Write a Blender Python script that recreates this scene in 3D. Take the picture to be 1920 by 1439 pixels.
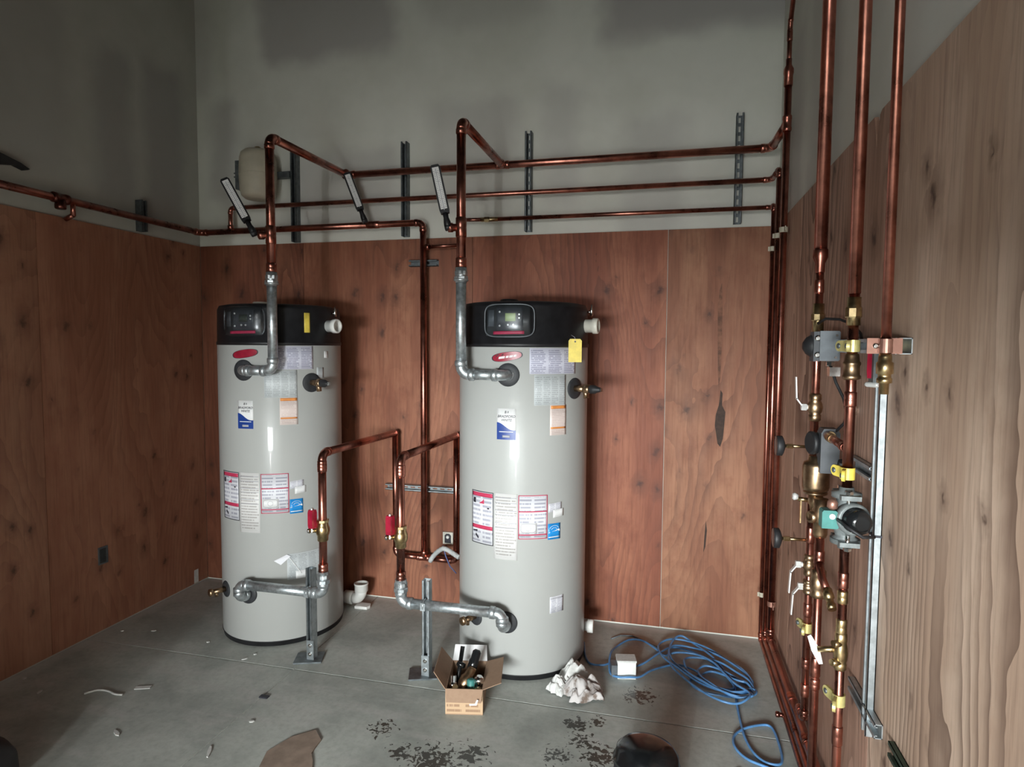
import bpy, math, random
from mathutils import Vector, Matrix, noise
random.seed(7)
for o in list(bpy.data.objects): bpy.data.objects.remove(o)
SC = bpy.context.scene
COL = SC.collection
R = math.radians
W = 3.869            # room width, left wall x = 0, right wall x = W, back wall y = 0
PH = 2.44            # plywood height

# ------------------------------------------------------------ camera
cam = bpy.data.cameras.new('camera'); camo = bpy.data.objects.new('camera', cam); COL.objects.link(camo)
cam.sensor_fit = 'HORIZONTAL'; cam.sensor_width = 36.0; cam.lens = 22.1145; cam.clip_start = 0.02
yaw, pitch, roll = -0.2410391, -0.0611853, 0.0065083
fw = Vector((math.sin(yaw)*math.cos(pitch), math.cos(yaw)*math.cos(pitch), math.sin(pitch)))
rt = Vector((math.cos(yaw), -math.sin(yaw), 0)); up = rt.cross(fw)
r2 = rt*math.cos(roll)+up*math.sin(roll); u2 = -rt*math.sin(roll)+up*math.cos(roll)
m = Matrix((r2, u2, -fw)).transposed().to_4x4(); m.translation = Vector((3.27686, -3.90739, 1.74854))
camo.matrix_world = m
SC.camera = camo

# ------------------------------------------------------------ world, light, exposure
wd = bpy.data.worlds.new('world'); SC.world = wd; wd.use_nodes = True
wd.node_tree.nodes['Background'].inputs[0].default_value = (0.75, 0.85, 1.0, 1)
wd.node_tree.nodes['Background'].inputs[1].default_value = 0.6
def area(name, loc, target, sx, sy, power, col):
    l = bpy.data.lights.new(name, 'AREA'); l.shape = 'RECTANGLE'; l.size = sx; l.size_y = sy
    l.energy = power; l.color = col
    o = bpy.data.objects.new(name, l); COL.objects.link(o); o.location = loc
    o.rotation_euler = (Vector(target)-Vector(loc)).to_track_quat('-Z', 'Z').to_euler()
    return o
# daylight entering through the outer doorway at the end of the added passage
area('doorway_daylight', (2.3, -7.9, 1.45), (2.3, 0, 1.45), 2.0, .9, 630, (0.94, 1.0, 0.995))
# added fill light for the upper walls, behind the camera
area('upper_wall_fill', (2.3, -7.9, 2.70), (2.3, 0, 2.70), 2.0, .75, 68, (1.0, 0.99, 0.95))
# narrow light added to make the bright streaks on the tanks
area('tank_streak_strip', (2.62, -7.85, 1.35), (2.62, 0, 1.35), 0.055, 2.0, 150, (0.97, 0.99, 1.0))
SC.view_settings.view_transform = 'Standard'; SC.view_settings.look = 'None'
SC.view_settings.gamma = 1.0; SC.view_settings.use_curve_mapping = False
SC.view_settings.exposure = 0.0

# ------------------------------------------------------------ node helpers
class NT:
    def __init__(s, name):
        s.m = bpy.data.materials.new(name); s.m.use_nodes = True; s.t = s.m.node_tree
        s.b = s.t.nodes['Principled BSDF']
    def n(s, typ, **kw):
        x = s.t.nodes.new(typ)
        for k, v in kw.items(): setattr(x, k, v)
        return x
    def l(s, a, b): s.t.links.new(a, b)
    def inp(s, sock, v):
        if hasattr(v, 'links'): s.l(v, sock)
        else: sock.default_value = v
    def ma(s, op, a, b=0.0, c=0.0, clamp=False):
        x = s.n('ShaderNodeMath', operation=op); x.use_clamp = clamp
        s.inp(x.inputs[0], a); s.inp(x.inputs[1], b); s.inp(x.inputs[2], c); return x.outputs[0]
    def ss(s, v, a, b):       # smoothstep from a to b
        x = s.n('ShaderNodeMapRange', interpolation_type='SMOOTHSTEP'); s.inp(x.inputs[0], v)
        x.inputs[1].default_value = a; x.inputs[2].default_value = b; return x.outputs[0]
    def mix(s, f, a, b, blend='MIX'):
        x = s.n('ShaderNodeMix', data_type='RGBA', blend_type=blend); s.inp(x.inputs[0], f)
        for k, v in ((6, a), (7, b)):
            if isinstance(v, tuple): v = (v+(1,))[:4]
            s.inp(x.inputs[k], v)
        return x.outputs[2]
    def vec(s, x, y, z):
        c = s.n('ShaderNodeCombineXYZ')
        for i, v in enumerate((x, y, z)): s.inp(c.inputs[i], v)
        return c.outputs[0]
    def noise(s, v, scale=5, detail=3, rough=.5, dist=0):
        x = s.n('ShaderNodeTexNoise'); s.l(v, x.inputs['Vector']); x.inputs['Scale'].default_value = scale
        x.inputs['Detail'].default_value = detail; x.inputs['Roughness'].default_value = rough
        x.inputs['Distortion'].default_value = dist; return x.outputs[0]
    def pos(s):
        g = s.n('ShaderNodeNewGeometry'); p = s.n('ShaderNodeSeparateXYZ'); s.l(g.outputs['Position'], p.inputs[0])
        return g.outputs['Position'], p.outputs
    def bump(s, h, st=.2, d=.01):
        x = s.n('ShaderNodeBump'); x.inputs['Strength'].default_value = st; x.inputs['Distance'].default_value = d
        s.l(h, x.inputs['Height']); s.l(x.outputs[0], s.b.inputs['Normal'])
    def set(s, **kw):
        for k, v in kw.items():
            i = s.b.inputs[k.replace('_', ' ')]
            if isinstance(v, tuple): v = (v+(1,))[:4]
            s.inp(i, v)
        return s.m

MATS = {}
def simple(name, col, rough=.5, metal=0.0, var=.12, scale=14, bump=0.0, **kw):
    t = NT(name); p, _ = t.pos()
    f = t.noise(p, scale, 4, .6)
    dk = tuple(c*(1-var*2) for c in col); lt = tuple(min(1, c*(1+var)) for c in col)
    t.set(Base_Color=t.mix(t.ss(f, .3, .7), dk, lt), Roughness=t.ma('MULTIPLY_ADD', f, .25*rough, rough*.88), Metallic=metal, **kw)
    if bump: t.bump(f, bump, .003)
    MATS[name] = t.m; return t.m

simple('copper', (.45, .18, .135), .28, 1.0, .25, 9)
simple('copper_dark', (.24, .09, .07), .3, 1.0, .25, 9)
simple('galvanised', (.50, .54, .56), .40, .82, .16, 45)
simple('strut_zinc', (.44, .48, .50), .42, .9, .12, 30)
simple('strut_dark', (.16, .18, .19), .5, .7, .15, 30)
simple('brass', (.55, .41, .22), .3, 1.0, .2, 30)
simple('bronze', (.40, .27, .165), .36, 1.0, .2, 25)
simple('chrome', (.8, .8, .78), .16, 1.0, .05, 20)
simple('steel_white', (.72, .72, .70), .35, .3, .05, 20)
simple('cap_black', (.010, .010, .012), .48, 0, .2, 20)
simple('rubber_black', (.016, .016, .018), .55, 0, .2, 12)
simple('black_gloss', (.010, .011, .012), .16, 0, .2, 12)
simple('collar_grey', (.028, .03, .034), .6, 0, .15, 20)
simple('pvc_white', (.78, .78, .75), .38, 0, .05, 10)
simple('pvc_ivory', (.66, .63, .55), .4, 0, .08, 10)
simple('cream', (.50, .46, .36), .5, 0, .06, 8)
simple('red_paint', (.32, .012, .035), .35, 0, .12, 20)
simple('yellow', (.80, .62, .10), .45, 0, .08, 20)
simple('yellow_zinc', (.72, .62, .25), .38, .45, .12, 20)
simple('grey_plastic', (.065, .07, .078), .5, 0, .1, 20)
simple('grey_box', (.14, .155, .17), .42, .3, .1, 20)
simple('cast_iron', (.19, .21, .21), .5, .3, .15, 40, .3)
simple('teal', (.05, .22, .20), .42, 0, .12, 20)
simple('dark_green', (.035, .06, .04), .45, .3, .2, 20)
simple('blue_hose', (.10, .26, .52), .35, 0, .1, 20)
simple('blue_label', (.02, .27, .68), .4, 0, .03, 20)
simple('navy', (.012, .045, .24), .35, 0, .05, 20)
simple('paper_white', (.78, .78, .78), .55, 0, .02, 20)
simple('ink_black', (.02, .02, .03), .5, 0, .02, 20)
simple('ink_red', (.52, .04, .10), .5, 0, .05, 20)
simple('ink_orange', (.72, .27, .07), .5, 0, .05, 20)
simple('ink_grey', (.40, .40, .44), .5, 0, .05, 20)
simple('lcd_green', (.32, .40, .20), .5, 0, .02, 20, Emission_Color=(.36, .48, .20), Emission_Strength=.22)
simple('lcd_dark', (.06, .07, .06), .3, 0, .02, 20)
simple('panel_dark', (.045, .048, .05), .35, 0, .1, 20)
simple('dust_line', (.44, .44, .41), .9, 0, .15, 60)
simple('scrap', (.62, .62, .60), .7, 0, .05, 60)
simple('wood_end', (.30, .17, .10), .7, 0, .15, 30)
simple('cable_white', (.6, .62, .62), .45, 0, .05, 20)
simple('blue_wire', (.16, .2, .42), .4, 0, .05, 20)
simple('copper_plate', (.40, .21, .16), .4, .7, .1, 30)

t = NT('tank_paint'); p, _ = t.pos(); f = t.noise(p, 260, 2, .5); f2 = t.noise(p, 2.5, 3)
t.set(Base_Color=t.mix(f2, (.365, .37, .36), (.41, .415, .40)), Roughness=.34, Specular_IOR_Level=.2, Coat_Weight=.12, Coat_Roughness=.03)
t.bump(f, .05, .001); MATS['tank_paint'] = t.m

t = NT('clear_plastic')
g = t.n('ShaderNodeBsdfGlossy'); g.inputs['Roughness'].default_value = .22; g.inputs['Color'].default_value = (.9, .92, .95, 1)
tr = t.n('ShaderNodeBsdfTransparent'); tr.inputs['Color'].default_value = (.82, .84, .86, 1)
mx = t.n('ShaderNodeMixShader'); fr = t.n('ShaderNodeFresnel'); fr.inputs[0].default_value = 1.6
t.l(t.ma('MULTIPLY', fr.outputs[0], .55), mx.inputs[0]); t.l(tr.outputs[0], mx.inputs[1]); t.l(g.outputs[0], mx.inputs[2])
t.l(mx.outputs[0], t.t.nodes['Material Output'].inputs[0]); MATS['clear_plastic'] = t.m

# printed paper: rows of tiny illegible lines, in the label's own UV space
def printed(name, paper, ink, rows, cols=2, strength=.75, gap=.42, rough=.5):
    t = NT(name); uv = t.n('ShaderNodeUVMap'); s = t.n('ShaderNodeSeparateXYZ'); t.l(uv.outputs[0], s.inputs[0])
    u, v = s.outputs[0], s.outputs[1]
    vr = t.ma('MULTIPLY', v, rows); row = t.ma('FLOOR', vr); fr = t.ma('FRACT', vr)
    line = t.ma('MULTIPLY', t.ma('GREATER_THAN', fr, gap), t.ma('LESS_THAN', fr, .92))
    wn = t.noise(t.vec(t.ma('MULTIPLY', u, 26), t.ma('MULTIPLY', row, 3.7), 0), 1.0, 2, .7)
    words = t.ma('GREATER_THAN', wn, .40)
    uc = t.ma('FRACT', t.ma('MULTIPLY', u, cols))
    wn2 = t.n('ShaderNodeTexWhiteNoise', noise_dimensions='1D'); t.l(row, wn2.inputs['W'])
    col = t.ma('MULTIPLY', t.ma('GREATER_THAN', uc, .08), t.ma('LESS_THAN', uc, t.ma('MULTIPLY_ADD', wn2.outputs[0], .25, .72)))
    mv = t.ma('MULTIPLY', t.ma('GREATER_THAN', v, .04), t.ma('LESS_THAN', v, .96))
    k = t.ma('MULTIPLY', t.ma('MULTIPLY', t.ma('MULTIPLY', line, words), t.ma('MULTIPLY', col, mv)), strength)
    t.set(Base_Color=t.mix(k, paper, ink), Roughness=rough); MATS[name] = t.m
printed('print_grey', (.70, .70, .74), (.30, .30, .38), 12, 2)
printed('print_form', (.74, .73, .72), (.38, .35, .34), 22, 1)
printed('print_diagram', (.62, .62, .72), (.22, .22, .33), 14, 3, .8)
printed('print_table', (.55, .58, .59), (.30, .32, .34), 16, 4, .7)
printed('print_pink', (.72, .62, .58), (.50, .36, .34), 18, 1, .6)
printed('print_box', (.50, .34, .21), (.26, .15, .09), 5, 2, .8)

# ---- plywood
def plywood(name, axis, light, dark, red, grain=1.0, knots=.52):
    t = NT(name); p, c = t.pos(); oi = t.n('ShaderNodeObjectInfo')
    u = t.ma('ADD', c[axis], t.ma('MULTIPLY', oi.outputs['Random'], 37.0)); z = c[2]
    fine = t.noise(t.vec(t.ma('MULTIPLY', u, 75), t.ma('MULTIPLY', z, 3.2), 0), 1.0, 4, .65)
    broad = t.noise(t.vec(t.ma('MULTIPLY', u, 5.0), t.ma('MULTIPLY', z, .8), 3), 1.0, 4, .6)
    mott = t.noise(t.vec(t.ma('MULTIPLY', u, 6.0), t.ma('MULTIPLY', z, 4.0), 7), 1.0, 5, .65)
    # growth rings: contour lines of a long smooth field give cathedral figures
    fld = t.noise(t.vec(t.ma('MULTIPLY', u, 1.9), t.ma('MULTIPLY', z, .34), 5), 1.0, 1, .3)
    wob = t.noise(t.vec(t.ma('MULTIPLY', u, 9), t.ma('MULTIPLY', z, 5), 1), 1.0, 2, .5)
    ring = t.ma('FRACT', t.ma('ADD', t.ma('MULTIPLY', fld, 34.0), t.ma('MULTIPLY', wob, 1.1)))
    ring = t.ma('POWER', ring, 1.8)
    patch = t.ss(t.noise(t.vec(t.ma('MULTIPLY', u, 1.5), t.ma('MULTIPLY', z, .7), 9), 1.0, 2, .5), .36, .62)
    ringm = t.ma('MULTIPLY', ring, t.ma('MULTIPLY_ADD', patch, .55*grain, .10*grain))
    vo = t.n('ShaderNodeTexVoronoi', feature='F1', voronoi_dimensions='2D'); vo.inputs['Randomness'].default_value = 1.0
    w2 = t.noise(p, 30, 2)
    t.l(t.vec(t.ma('ADD', t.ma('MULTIPLY', u, 6.5), t.ma('MULTIPLY', w2, .30)), t.ma('ADD', t.ma('MULTIPLY', z, 4.2), t.ma('MULTIPLY', w2, .30)), 0), vo.inputs['Vector']); vo.inputs['Scale'].default_value = 1.0
    sr = t.n('ShaderNodeSeparateColor'); t.l(vo.outputs['Color'], sr.inputs[0])
    sel = t.ma('MULTIPLY', t.ma('GREATER_THAN', sr.outputs[0], knots), t.ss(t.noise(t.vec(t.ma('MULTIPLY', u, .9), t.ma('MULTIPLY', z, 1.7), 2), 1.0, 1), .42, .55))
    rad = t.ma('MULTIPLY_ADD', sr.outputs[1], .09, .05)
    knot = t.ma('MULTIPLY', t.ma('SUBTRACT', 1.0, t.ma('DIVIDE', vo.outputs['Distance'], rad), clamp=True), sel)
    knot = t.ma('MULTIPLY', t.ma('POWER', knot, .8), .8)
    halo = t.ma('MULTIPLY', t.ma('SUBTRACT', 1.0, t.ma('DIVIDE', vo.outputs['Distance'], t.ma('MULTIPLY', rad, 3.4)), clamp=True), t.ma('MULTIPLY', sel, .7))
    col = t.mix(t.ss(broad, .34, .66), light, red)
    col = t.mix(t.ma('MULTIPLY', t.ss(mott, .42, .70), .8), col, red)
    col = t.mix(t.ma('MULTIPLY', t.ss(fine, .45, .75), .38), col, dark)
    col = t.mix(ringm, col, dark)
    col = t.mix(halo, col, dark); col = t.mix(knot, col, (.05, .02, .014))
    scuff = t.ss(t.noise(p, 21, 5, .7), .70, .78)
    col = t.mix(t.ma('MULTIPLY', scuff, .35), col, (.5, .4, .33))
    col = t.mix(1.0, col, oi.outputs['Color'], 'MULTIPLY')
    t.set(Base_Color=col, Roughness=t.ma('MULTIPLY_ADD', fine, .2, .55))
    t.bump(t.ma('ADD', fine, ringm), .10, .003); MATS[name] = t.m
plywood('plywood_back', 0, (.34, .140, .076), (.095, .032, .018), (.225, .074, .037), .85, .45)
plywood('plywood_left', 1, (.38, .19, .118), (.13, .056, .034), (.29, .125, .074), .6, .45)
plywood('plywood_right', 1, (.62, .43, .325), (.17, .096, .066), (.47, .30, .215), 1.5, .42)

# ---- drywall with joint compound over bare board
def drywall(name, axis, rects, k=1.0):
    t = NT(name); p, c = t.pos(); u, z = c[axis], c[2]
    wob = t.ma('MULTIPLY', t.ma('SUBTRACT', t.noise(p, 3.0, 3), .5), .22)
    uu = t.ma('ADD', u, wob); zz = t.ma('ADD', z, wob); tot = 0.0
    for (u0, u1, z0, z1, kk) in rects:
        a = t.ma('MULTIPLY', t.ss(uu, u0-.085, u0+.085), t.ma('SUBTRACT', 1.0, t.ss(uu, u1-.085, u1+.085)))
        b = t.ma('MULTIPLY', t.ss(zz, z0-.085, z0+.085), t.ma('SUBTRACT', 1.0, t.ss(zz, z1-.085, z1+.085)))
        tot = t.ma('MAXIMUM', tot, t.ma('MULTIPLY', t.ma('MULTIPLY', a, b), kk))
    mott = t.noise(p, 1.6, 4, .6)
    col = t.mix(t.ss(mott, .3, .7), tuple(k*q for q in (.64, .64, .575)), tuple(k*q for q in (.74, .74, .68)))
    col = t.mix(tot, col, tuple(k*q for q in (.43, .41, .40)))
    t.set(Base_Color=col, Roughness=.9); t.bump(t.noise(p, 120, 2), .06, .002); MATS[name] = t.m
drywall('drywall_back', 0, [(.53, 1.5, 3.66, 5, .8), (2.88, 4.2, 3.58, 5, .9), (.12, .3, 2.75, 3.45, .55), (.8, 1.5, 2.55, 3.05, .5),
        (1.75, 2.32, 2.6, 3.3, .4), (2.5, 2.72, 2.6, 3.35, .4), (3.0, 3.35, 2.4, 3.12, .4), (-.2, .12, 3.5, 5, .4), (1.7, 2.5, 3.75, 5, .3)])
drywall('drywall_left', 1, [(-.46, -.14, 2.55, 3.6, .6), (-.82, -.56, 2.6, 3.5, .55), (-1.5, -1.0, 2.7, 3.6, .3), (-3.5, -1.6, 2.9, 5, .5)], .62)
drywall('drywall_right', 1, [(-.62, -.3, 2.4, 3.3, .4), (-1.3, -.75, 2.4, 4, .35), (-2.4, -1.95, 2.4, 4.2, .25)])

# ---- concrete
t = NT('concrete'); p, c = t.pos()
a = t.noise(p, 2.2, 5, .62, .4); b = t.noise(p, 34, 4, .7); d = t.noise(t.vec(t.ma('MULTIPLY', c[0], 1.0), t.ma('MULTIPLY', c[1], 3.0), 4), 2.6, 4, .6)
col = t.mix(t.ss(a, .3, .7), (.325, .348, .322), (.52, .545, .505))
col = t.mix(t.ma('MULTIPLY', t.ss(d, .50, .68), .65), col, (.50, .50, .475))
col = t.mix(t.ma('MULTIPLY', t.ss(b, .35, .8), .35), col, (.20, .20, .185))
# plaster dust lying along the foot of the walls
wn = t.noise(p, 9, 4, .6)
dl = t.ma('MULTIPLY', t.ma('SUBTRACT', 1.0, t.ss(t.ma('ADD', c[0], t.ma('MULTIPLY', wn, .06)), .03, .13)), .55)
db = t.ma('MULTIPLY', t.ma('SUBTRACT', 1.0, t.ss(t.ma('SUBTRACT', t.ma('MULTIPLY', wn, .06), c[1]), .03, .11)), .75)
col = t.mix(t.ma('MAXIMUM', dl, db), col, (.66, .64, .61))
# water splashes
spl = 0.0
for (x, y, r, k) in [(2.36, -1.52, .17, 1), (2.49, -1.44, .12, 1), (2.905, -1.115, .09, 1), (2.95, -1.23, .09, 1), (3.03, -1.31, .12, 1), (3.18, -.80, .11, 1), (2.86, -1.35, .09, 1), (2.05, -1.36, .09, .8), (3.0, -1.07, .06, 1), (2.2, -1.5, .08, 1)]:
    dd = t.ma('SQRT', t.ma('ADD', t.ma('POWER', t.ma('SUBTRACT', c[0], x), 2.0), t.ma('POWER', t.ma('SUBTRACT', c[1], y), 2.0)))
    spl = t.ma('MAXIMUM', spl, t.ma('MULTIPLY', t.ma('SUBTRACT', 1.0, t.ma('DIVIDE', dd, r), clamp=True), k))
sn = t.noise(p, 40, 3, .55, .8)
wet = t.ma('MULTIPLY', t.ss(t.ma('ADD', t.ma('MULTIPLY', spl, .28), sn), .65, .68), t.ma('GREATER_THAN', spl, .03))
col = t.mix(t.ma('MULTIPLY', wet, .9), col, (.030, .030, .024))
t.set(Base_Color=col, Roughness=t.ma('SUBTRACT', .72, t.ma('MULTIPLY', wet, .5))); t.bump(b, .12, .004); MATS['concrete'] = t.m

t = NT('cardboard'); p, c = t.pos(); f = t.noise(p, 60, 4, .6)
t.set(Base_Color=t.mix(f, (.27, .165, .105), (.36, .235, .155)), Roughness=.8); MATS['cardboard'] = t.m
t = NT('rag_paper'); p, c = t.pos(); f = t.noise(p, 13, 4, .6)
t.set(Base_Color=t.mix(t.ss(f, .50, .66), (.52, .49, .48), (.17, .125, .10)), Roughness=.85); MATS['rag_paper'] = t.m

# ------------------------------------------------------------ mesh helpers
def V(*a): return Vector(a)
def frame(d):
    d = Vector(d).normalized(); a = V(0, 0, 1) if abs(d.z) < .9 else V(1, 0, 0)
    x = a.cross(d).normalized(); return x, d.cross(x).normalized(), d
class MB:
    def __init__(s): s.v = []; s.f = []; s.mi = []; s.sm = []; s.uv = {}; s.mats = []
    def mat(s, m):
        if m not in s.mats: s.mats.append(m)
        return s.mats.index(m)
    def face(s, idx, m, smooth=False, uv=None):
        s.f.append(tuple(idx)); s.mi.append(s.mat(m)); s.sm.append(smooth)
        if uv: s.uv[len(s.f)-1] = uv
    def obox(s, c, ax, ay, az, sx, sy, sz, m):
        c = Vector(c); ax, ay, az = [Vector(q).normalized() for q in (ax, ay, az)]; b = len(s.v)
        for k in (-.5, .5):
            for i, j in ((-.5, -.5), (.5, -.5), (.5, .5), (-.5, .5)):
                s.v.append(c+ax*(i*sx)+ay*(j*sy)+az*(k*sz))
        uvq = [(0, 0), (1, 0), (1, 1), (0, 1)]
        for q in ((3, 2, 1, 0), (4, 5, 6, 7), (0, 1, 5, 4), (1, 2, 6, 5), (2, 3, 7, 6), (3, 0, 4, 7)):
            s.face([b+i for i in q], m, False, uvq)
        return s
    def box(s, x0, x1, y0, y1, z0, z1, m):
        return s.obox(((x0+x1)/2, (y0+y1)/2, (z0+z1)/2), (1, 0, 0), (0, 1, 0), (0, 0, 1), abs(x1-x0), abs(y1-y0), abs(z1-z0), m)
    def lathe(s, o, d, prof, m, n=20, smooth=True, caps=True):
        """prof: list of (distance along d, radius)"""
        o = Vector(o); x, y, d = frame(d); b = len(s.v)
        for (t, r) in prof:
            for i in range(n):
                a = 2*math.pi*i/n; s.v.append(o+d*t+x*(r*math.cos(a))+y*(r*math.sin(a)))
        for k in range(len(prof)-1):
            for i in range(n):
                j = (i+1) % n; s.face((b+k*n+i, b+k*n+j, b+(k+1)*n+j, b+(k+1)*n+i), m, smooth)
        if caps:
            s.face([b+i for i in range(n)][::-1], m); s.face([b+(len(prof)-1)*n+i for i in range(n)], m)
        return s
    def cyl(s, a, b, r, m, n=20, r2=None):
        a = Vector(a); b = Vector(b); L = (b-a).length
        return s.lathe(a, b-a, [(0, r), (L, r if r2 is None else r2)], m, n)
    def hexa(s, a, b, r, m, n=6):
        a = Vector(a); b = Vector(b); return s.lathe(a, b-a, [(0, r*.93), ((b-a).length*.12, r), ((b-a).length*.88, r), ((b-a).length, r*.93)], m, n, False)
    def tube(s, pts, r, m, n=12, caps=True):
        pts = [Vector(q) for q in pts]; b = len(s.v); N = len(pts); x = None
        for k, q in enumerate(pts):
            d = (pts[min(k+1, N-1)]-pts[max(k-1, 0)]).normalized()
            if x is None: x, y, _ = frame(d)
            else:
                x = (x-d*x.dot(d)).normalized(); y = d.cross(x).normalized()
            rr = r[k] if isinstance(r, (list, tuple)) else r
            for i in range(n):
                a = 2*math.pi*i/n; s.v.append(q+x*(rr*math.cos(a))+y*(rr*math.sin(a)))
        for k in range(N-1):
            for i in range(n):
                j = (i+1) % n; s.face((b+k*n+i, b+k*n+j, b+(k+1)*n+j, b+(k+1)*n+i), m, True)
        if caps:
            s.face([b+i for i in range(n)][::-1], m); s.face([b+(N-1)*n+i for i in range(n)], m)
        return s
    def prism(s, poly, z0, z1, m, o=(0, 0, 0), ax=(1, 0, 0), ay=(0, 1, 0), az=(0, 0, 1)):
        o = Vector(o); ax, ay, az = Vector(ax), Vector(ay), Vector(az); b = len(s.v); n = len(poly)
        for z in (z0, z1):
            for (x, y) in poly: s.v.append(o+ax*x+ay*y+az*z)
        s.face([b+i for i in range(n)][::-1], m); s.face([b+n+i for i in range(n)], m)
        for i in range(n):
            j = (i+1) % n; s.face((b+i, b+j, b+n+j, b+n+i), m)
        return s
    def arc(s, c, rad, a0, a1, z0, z1, m, th=.0008, n=None, skew=0.0):
        """curved sheet hugging a vertical cylinder of radius rad; a in degrees from -y towards +x; skew tilts it"""
        n = n or max(2, int(abs(a1-a0)/2.5)+1); b = len(s.v)
        for i in range(n+1):
            a = R(a0+(a1-a0)*i/n); k = i/n; dz = skew*k
            for rr in (rad, rad+th):
                for z in (z0, z1): s.v.append(V(c[0]+rr*math.sin(a), c[1]-rr*math.cos(a), z+dz))
        for i in range(n):
            q = b+4*i
            s.face((q+2, q+6, q+7, q+3), m, True, [(i/n, 0), ((i+1)/n, 0), ((i+1)/n, 1), (i/n, 1)])
            s.face((q+3, q+7, q+5, q+1), m); s.face((q+0, q+4, q+6, q+2), m)
        s.face((b, b+2, b+3, b+1), m); q = b+4*n; s.face((q, q+1, q+3, q+2), m)
        return s
    def mesh(s, name, off=V(0, 0, 0)):
        me = bpy.data.meshes.new(name); me.from_pydata([tuple(q-off) for q in s.v], [], s.f)
        for k in s.mats: me.materials.append(MATS[k])
        me.polygons.foreach_set('material_index', s.mi); me.polygons.foreach_set('use_smooth', s.sm)
        if s.uv:
            ul = me.uv_layers.new(name='UVMap')
            for fi, q in s.uv.items():
                p = me.polygons[fi]
                for k, li in enumerate(p.loop_indices): ul.data[li].uv = q[k % len(q)]
        me.update(); return me
    def build(s, name, parent=None, **tags):
        off = V(0, 0, 0); q = parent
        while q is not None: off += q.location; q = q.parent
        o = bpy.data.objects.new(name, s.mesh(name, off)); COL.objects.link(o); o.parent = parent
        for k, val in tags.items(): o[k] = val
        return o
    def top(s, name, label, cat, group=None, base=None, kind=None):
        """one-mesh thing"""
        vs = s.v; base = base or V(sum(q.x for q in vs)/len(vs), sum(q.y for q in vs)/len(vs), min(q.z for q in vs))
        o = bpy.data.objects.new(name, s.mesh(name, base)); COL.objects.link(o); o.location = base
        o['label'] = label; o['category'] = cat
        if group: o['group'] = group
        if kind: o['kind'] = kind
        return o
def thing(name, label, cat, loc, group=None):
    o = bpy.data.objects.new(name, None); COL.objects.link(o); o.location = Vector(loc); o.empty_display_size = .1
    o['label'] = label; o['category'] = cat
    if group: o['group'] = group
    return o
def struct(name, mb, parent=None):
    o = mb.build(name, parent); o['kind'] = 'structure'; return o

def elbow_pts(p, din, dout, b, n=8):
    """arc from p - din*b to p + dout*b"""
    a = p-din*b; e = p+dout*b; pts = []
    ang = din.angle(dout)
    if ang < .01: return [a, e]
    rad = b/math.tan(ang/2) if False else b*math.tan((math.pi-ang)/2)
    nrm = (dout-din*din.dot(dout)).normalized(); c = a+nrm*rad
    for i in range(n+1):
        th = ang*i/n; pts.append(c-nrm*(rad*math.cos(th))+din*(rad*math.sin(th)))
    return pts
def pipe_run(root, pts, r, m, fm=None, b=None, fat=1.16, n=18):
    """straight lengths and swept elbows with cups, each a part of root"""
    pts = [Vector(q) for q in pts]; b = b or r*1.9; fm = fm or m
    for k in range(len(pts)-1):
        d = (pts[k+1]-pts[k]).normalized()
        a = pts[k]+d*(b if k > 0 else 0); e = pts[k+1]-d*(b if k < len(pts)-2 else 0)
        if (e-a).length > .004: MB().cyl(a, e, r, m, n).build('pipe', root)
    for k in range(1, len(pts)-1):
        di = (pts[k]-pts[k-1]).normalized(); do = (pts[k+1]-pts[k]).normalized()
        ar = elbow_pts(pts[k], di, do, b); mb = MB().tube(ar, r*1.06, fm, n)
        for (q, d) in ((ar[0], -di), (ar[-1], do)):
            mb.lathe(q-d*.004, d, [(0, r*1.05), (.004, r*fat), (r*1.0, r*fat), (r*1.0+.004, r*1.03)], fm, n)
        mb.build('elbow', root)
def coupling(root, p, d, r, L, m, name='coupling', fat=1.18, n=18):
    d = Vector(d).normalized(); p = Vector(p)
    return MB().lathe(p-d*L/2, d, [(0, r*1.02), (.004, r*fat), (L*.45, r*fat), (L*.5, r*fat*.96), (L*.55, r*fat), (L-.004, r*fat), (L, r*1.02)], m, n).build(name, root)
def union(root, p, d, r, m, name='union'):
    d = Vector(d).normalized(); p = Vector(p); mb = MB()
    mb.hexa(p-d*.03, p-d*.008, r*1.45, m, 8); mb.hexa(p-d*.004, p+d*.02, r*1.3, m, 6)
    mb.cyl(p-d*.04, p+d*.035, r*1.15, m); return mb.build(name, root)
def tee(root, p, d, br, r, m):
    p = Vector(p); d = Vector(d).normalized(); br = Vector(br).normalized(); mb = MB()
    mb.lathe(p-d*r*2, d, [(0, r*1.02), (.004, r*1.16), (r, r*1.16), (r*1.1, r*1.08), (r*2.9, r*1.08), (r*3, r*1.16), (r*4-.004, r*1.16), (r*4, r*1.02)], m)
    mb.lathe(p, br, [(0, r*1.05), (r*1.2, r*1.08), (r*1.3, r*1.16), (r*2.2, r*1.16), (r*2.2+.004, r*1.02)], m); return mb.build('tee', root)
def pthing(name, label, cat, pts, group=None):
    b = min(pts, key=lambda q: q[2]); return thing(name, label, cat, b, group)

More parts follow.
